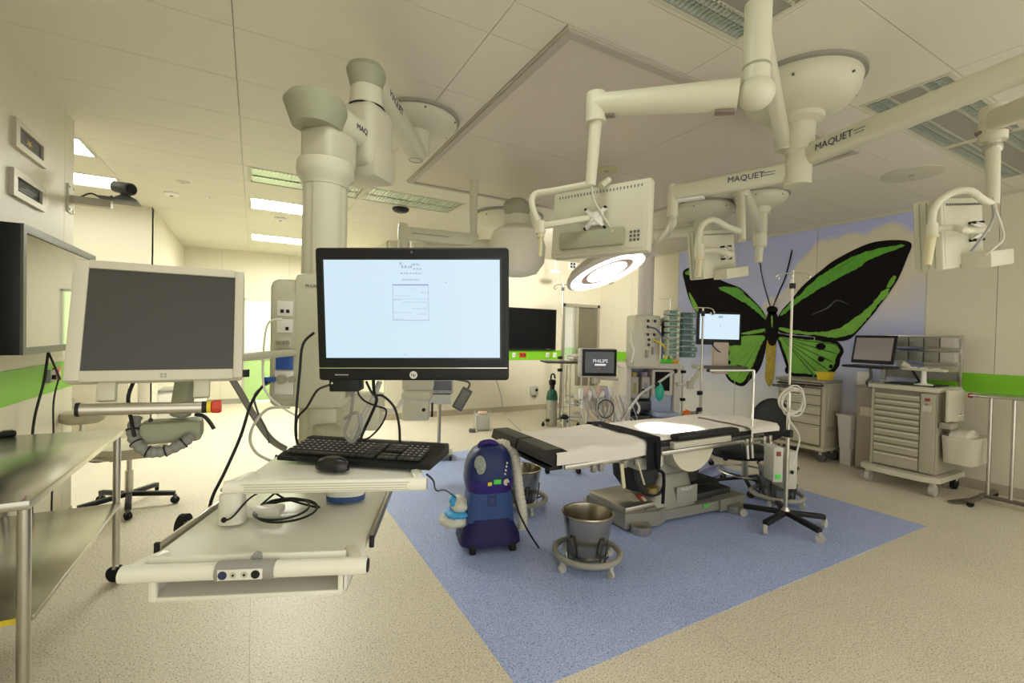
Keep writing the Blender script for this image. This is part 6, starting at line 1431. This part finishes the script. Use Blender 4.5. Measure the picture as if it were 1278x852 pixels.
# bins between chest and cart
bn = thing('waste_bin', 'narrow white waste bin between the drawer chest and the cart', 'waste bin', (6.20, 2.80, 0))
loft([(.20,.24,.15,6.22,2.82),(.58,.28,.20,6.22,2.82)], 20, 6).build('bin', M('bin_white', (.62,.58,.56), .5), bn, True); loft([(.575,.30,.22,6.22,2.82),(.60,.30,.22,6.22,2.82)], 20, 6).build('rim', M('bin_white'), bn, True)
MB().b2(6.12,6.32,2.76,2.88,.0,.20,.01).build('foot', M('bin_white'), bn, True)
gb = thing('cardboard_bin', 'tall pinkish brown bin left of the drawer cart with a pale label', 'bin', (6.22, 2.58, 0))
MB().b2(6.08,6.33,2.50,2.70,.02,.95,.012).build('body', M('bin_brown', (.36,.31,.26), .55), gb, True); MB().b2(6.075,6.08,2.54,2.66,.62,.72,.001).build('label_plate', M('label_cream', (.66,.58,.45), .5), gb, True); MB().b2(6.07,6.34,2.49,2.71,.94,.965,.006).build('lid', M('bin_brown'), gb, True)
# steel instrument stand at the right edge
sx_, sy_ = 5.93, 1.50
it = thing('instrument_stand', 'steel instrument stand with a flat top and twin posts at the right edge', 'instrument stand', (sx_, sy_, 0))
MB().b2(sx_-.22, sx_+.22, sy_-.42, sy_+.14, .985, 1.0, .003).build('tray_top', STEEL, it, True)
for cy in (sy_+.05, sy_-.10): MB().cyl((sx_,cy,.06), (sx_,cy,.99), .014, n=14).build('post', STEEL, it, True)
MB().cyl((sx_, sy_+.17, .97), (sx_, sy_+.05, .97), .008, n=10).build('crank_bar', STEEL, it, True); MB().box(sx_, sy_+.19, .975, .03, .035, .045, .006).build('red_grip', M('grip_red', (.35,.02,.02), .45), it, True)
MB().b2(sx_-.025, sx_+.025, sy_-.45, sy_+.10, .045, .075, .006).build('base_bar', M('stand_dark', (.16,.14,.11), .4, .5), it, True)
MB().b2(sx_-.32, sx_+.32, sy_+.06, sy_+.10, .04, .07, .006).build('cross_foot', M('stand_dark'), it, True)
for cx in (-.30, .30): MB().cyl((sx_+cx-.015, sy_+.08, .025), (sx_+cx+.015, sy_+.08, .025), .025, n=14).build('caster_wheel', RUBBER, it, True)
MB().cyl((sx_-.015, sy_-.43, .025), (sx_+.015, sy_-.43, .025), .025, n=14).build('caster_wheel', RUBBER, it, True)
MB().beam((sx_-.10, sy_+.13, .02), (sx_-.34, sy_+.20, .012), .06, .014, .003).build('foot_pedal', M('stand_dark'), it, True)
# ================================================================ CABLES AND SMALL THINGS ON THE NEAR SHELF
ad = thing('power_adapter', 'rounded cream power unit standing at the left of the near shelf', 'power unit', tuple(A(290, 655, 2, .853)))
am_ = SF(A(290, 650, 2, .853))
loft([(0,.075,.07,0,0),(.04,.072,.068,0,0),(.085,.066,.062,0,0),(.092,.05,.05,0,0)], 28, 3, am_).build('housing', LIP, ad, True)
MB().box(.07, .05, .012, .12, .06, .024, .006, Mx=am_).build('side_block', LIP, ad, True)
MB().cyl(am_ @ V(-.008,-.038,.018), am_ @ V(-.008,-.033,.018), .008, n=14).build('jack', BLACK, ad, True)
MB().box(-.01, .01, .098, .05, .03, .010, .002, Mx=am_).build('top_plate', GREY, ad, True)
MB().box(.03, .03, .098, .04, .04, .02, .004, Mx=am_).build('top_plug', BLACK, ad, True)
MB().tube([am_ @ V(-.008,-.038,.018), am_ @ V(.02,-.045,.03), am_ @ V(.05,-.0,.07), am_ @ V(.09,.03,.09)], .003, 6, 6).build('lead', BLACK, ad, True)
cc = A(356, 640, 2, .857)
lp_ = [V(cc.x+.095*math.cos(t_*.52)*(1-.006*t_)+.01*math.sin(t_*.2), cc.y+.105*math.sin(t_*.52)*(1-.006*t_), .860+.0006*t_) for t_ in range(30)]
cable('coil of black cable lying on the near shelf', [V(cc.x-.02, cc.y+.20, 1.0), V(cc.x-.04, cc.y+.12, .90)]+lp_+[V(cc.x+.03, cc.y+.16, .93), V(cc.x+.02, cc.y+.2, 1.0)], .0035, BLACK, 3)
wp = thing('wipes_box', 'white oval box with a blue base at the back of the near shelf', 'box', tuple(A(428, 632, 2, .853)))
wm_ = SF(A(430, 625, 2, .853))
loft([(0,.13,.085,0,.02),(.02,.132,.087,0,.02)], 28, 2.6, wm_).build('blue_base', M('wipe_blue', (.04,.09,.27), .4), wp, True)
loft([(.02,.13,.085,0,.02),(.06,.125,.08,0,.02),(.068,.11,.07,0,.02)], 28, 2.6, wm_).build('white_tub', WHITE, wp, True)
# stool wheel seen left of the shelf
q = FL(228, 700)
cable('black cable running from behind the sockets down past the left of the shelf', [SM @ V(-.10,-.03,1.25), P(315, 500, 1.75), P(300, 545, 1.65), P(280, 590, 1.6), P(266, 618, 1.6), P(261, 640, 1.62), P(262, 668, 1.7), P(300, 690, 1.9)], .0055, BLACK)
cable('black cable looping from the big screen down the front of the column', [P(392, 415, 1.72), P(378, 430, 1.72), P(374, 465, 1.72), P(370, 510, 1.7), P(369, 540, 1.68), P(372, 556, 1.66)], .005, BLACK)
cable('black cable from the small black box to the tray', [P(412, 480, 1.40), P(396, 487, 1.50), P(383, 508, 1.58), P(371, 522, 1.62), P(370, 545, 1.66)], .004, BLACK)
cable('cream tube looping left of the socket panel', [P(352, 398, 1.78), P(336, 402, 1.76), P(330, 425, 1.76), P(328, 470, 1.76), P(334, 492, 1.76), P(352, 508, 1.8), P(372, 520, 1.85)], .004, WHITE)
cable('pale cable loop hanging below the socket panel', [P(362, 508, 1.8), P(335, 510, 1.78), P(318, 528, 1.76), P(312, 548, 1.76), P(320, 565, 1.76), P(338, 575, 1.78)], .0055, M('cable_cream'))
cable('grey corrugated hose slanting behind the sockets to the column foot', [P(288, 470, 2.0), P(300, 490, 2.0), P(318, 520, 2.0), P(338, 548, 2.05), P(356, 560, 2.1)], .014, M('hose_grey'))
cable('dark thin cable bending beside the grey hose', [SM @ V(-.09,-.04,1.24), P(318, 492, 1.8), P(322, 515, 1.8), P(332, 535, 1.8), P(336, 552, 1.84)], .004, DGREY)
# bundle under the big screen
cable('black cable looping below the big screen to the keyboard', [P(457, 476, 1.42), P(466, 492, 1.44), P(478, 494, 1.45), P(492, 508, 1.46), P(498, 530, 1.46), P(499, 552, 1.42)], .004, BLACK)
cable('black cable dropping from the big screen into the knot', [P(466, 474, 1.43), P(467, 490, 1.45), P(470, 500, 1.46), P(462, 520, 1.47), P(455, 535, 1.48), P(448, 552, 1.46)], .005, BLACK)
cable('grey cable loop left of the knot under the big screen', [P(440, 474, 1.45), P(440, 500, 1.48), P(437, 520, 1.5), P(430, 540, 1.5), P(440, 552, 1.48), P(450, 535, 1.48), P(446, 515, 1.48), P(430, 522, 1.5)], .005, GREY)
cable('white flat cable strap slanting under the big screen', [P(474, 476, 1.5), P(464, 500, 1.5), P(450, 525, 1.5), P(436, 556, 1.5)], .009, M('strap_pale', (.55,.54,.50), .5))
cable('thin dark cable sagging left of the knot', [P(448, 478, 1.44), P(447, 490, 1.45), P(455, 500, 1.46), P(468, 506, 1.46), P(482, 512, 1.47), P(476, 530, 1.48), P(462, 545, 1.48), P(450, 550, 1.47)], .003, BLACK)
cable('cream hose under the big screen right of the knot', [P(470, 502, 1.6), P(480, 511, 1.6), P(492, 512, 1.62), P(502, 500, 1.7)], .008, M('cable_cream'))
cable('thin wire lying from the big screen to the floor by the table', [A(618, 470, 1, YB-.02), A(625, 492, 1, YB-.05), FL(629, 516)+V(0,0,.012), FL(638, 527)+V(0,0,.01), FL(650, 538)+V(0,0,.01)], .008, GREY)
cable('black mains cable on the blue floor beside the wheeled device', [P(533, 592, 1.7), P(541, 600, 1.9), P(545, 612, 2.2), P(560, 614, 2.9), FL(590, 640)], .004, BLACK)
cable('violet tube looping behind the operating table foot', [FL(872, 594)+V(0,0,.03), FL(898, 582)+V(0,0,.02), FL(903, 592)+V(0,0,.02), FL(885, 600)+V(0,0,.02), FL(872, 601)+V(0,0,.02)], .012, M('tube_violet', (.28,.22,.42), .5))
# ================================================================ FAR LEFT BEHIND THE TOUCH MONITOR
t = thing('storage_cabinet', 'beige cabinet in the alcove behind the touch monitor', 'cabinet', (-1.9, 6.6, 0))
MB().b2(-2.3, -1.25, 6.75, 7.25, .0, .86, .008).build('body', CAB, t, True); MB().b2(-2.32, -1.23, 6.72, 7.26, .86, .90, .006).build('worktop', CGL, t, True)
for k in range(2):
    d_ = MB().b2(-2.28+.52*k, -1.78+.52*k, 6.735, 6.752, .05, .84, .004).build('door', CAB, t, True); MB().b2(-1.83+.1*k, -1.81+.1*k, 6.715, 6.735, .5, .65, .003).build('handle', STEEL, d_, True)
q = FL(215, 540)
t = thing('white_trolley', 'white trolley with a dark top glimpsed between monitor and handle tube', 'trolley', (q.x, q.y+.3, 0))
MB().b2(q.x-.35, q.x+.35, q.y+.1, q.y+.55, .10, .55, .01).build('body', WHITE, t, True); MB().b2(q.x-.37, q.x+.37, q.y+.08, q.y+.57, .55, .58, .006).build('top', M('trolley_grey', (.25,.25,.23), .4), t, True)
for cx in (-.3,.3):
    for cy in (.15,.5): MB().cyl((q.x+cx-.02, q.y+cy, .05), (q.x+cx+.02, q.y+cy, .05), .05, n=16).build('caster_wheel', RUBBER, t, True)
MB().tube([V(q.x+.2,q.y+.1,.56), V(q.x+.2,q.y+.05,.72), V(q.x+.33,q.y+.05,.72), V(q.x+.33,q.y+.1,.56)], .012, 8, 4).build('rail', CHROME, t, True)
t = thing('rolling_seat_wheel', 'small black wheel of a stool beside the left end of the shelf', 'wheel', tuple(P(229, 655, 1.75)))
w_ = P(229, 655, 1.75); wd_ = SFx
MB().cyl(w_-wd_*.012, w_+wd_*.012, .042, n=24).build('tyre', RUBBER, t, True); MB().cyl(w_-wd_*.016, w_+wd_*.016, .015, n=16).build('axle', GREY, t, True)
MB().beam(w_, S @ V(-W/2, .42, -.03), .02, .02, .004).build('bracket', DGREY, t, True)
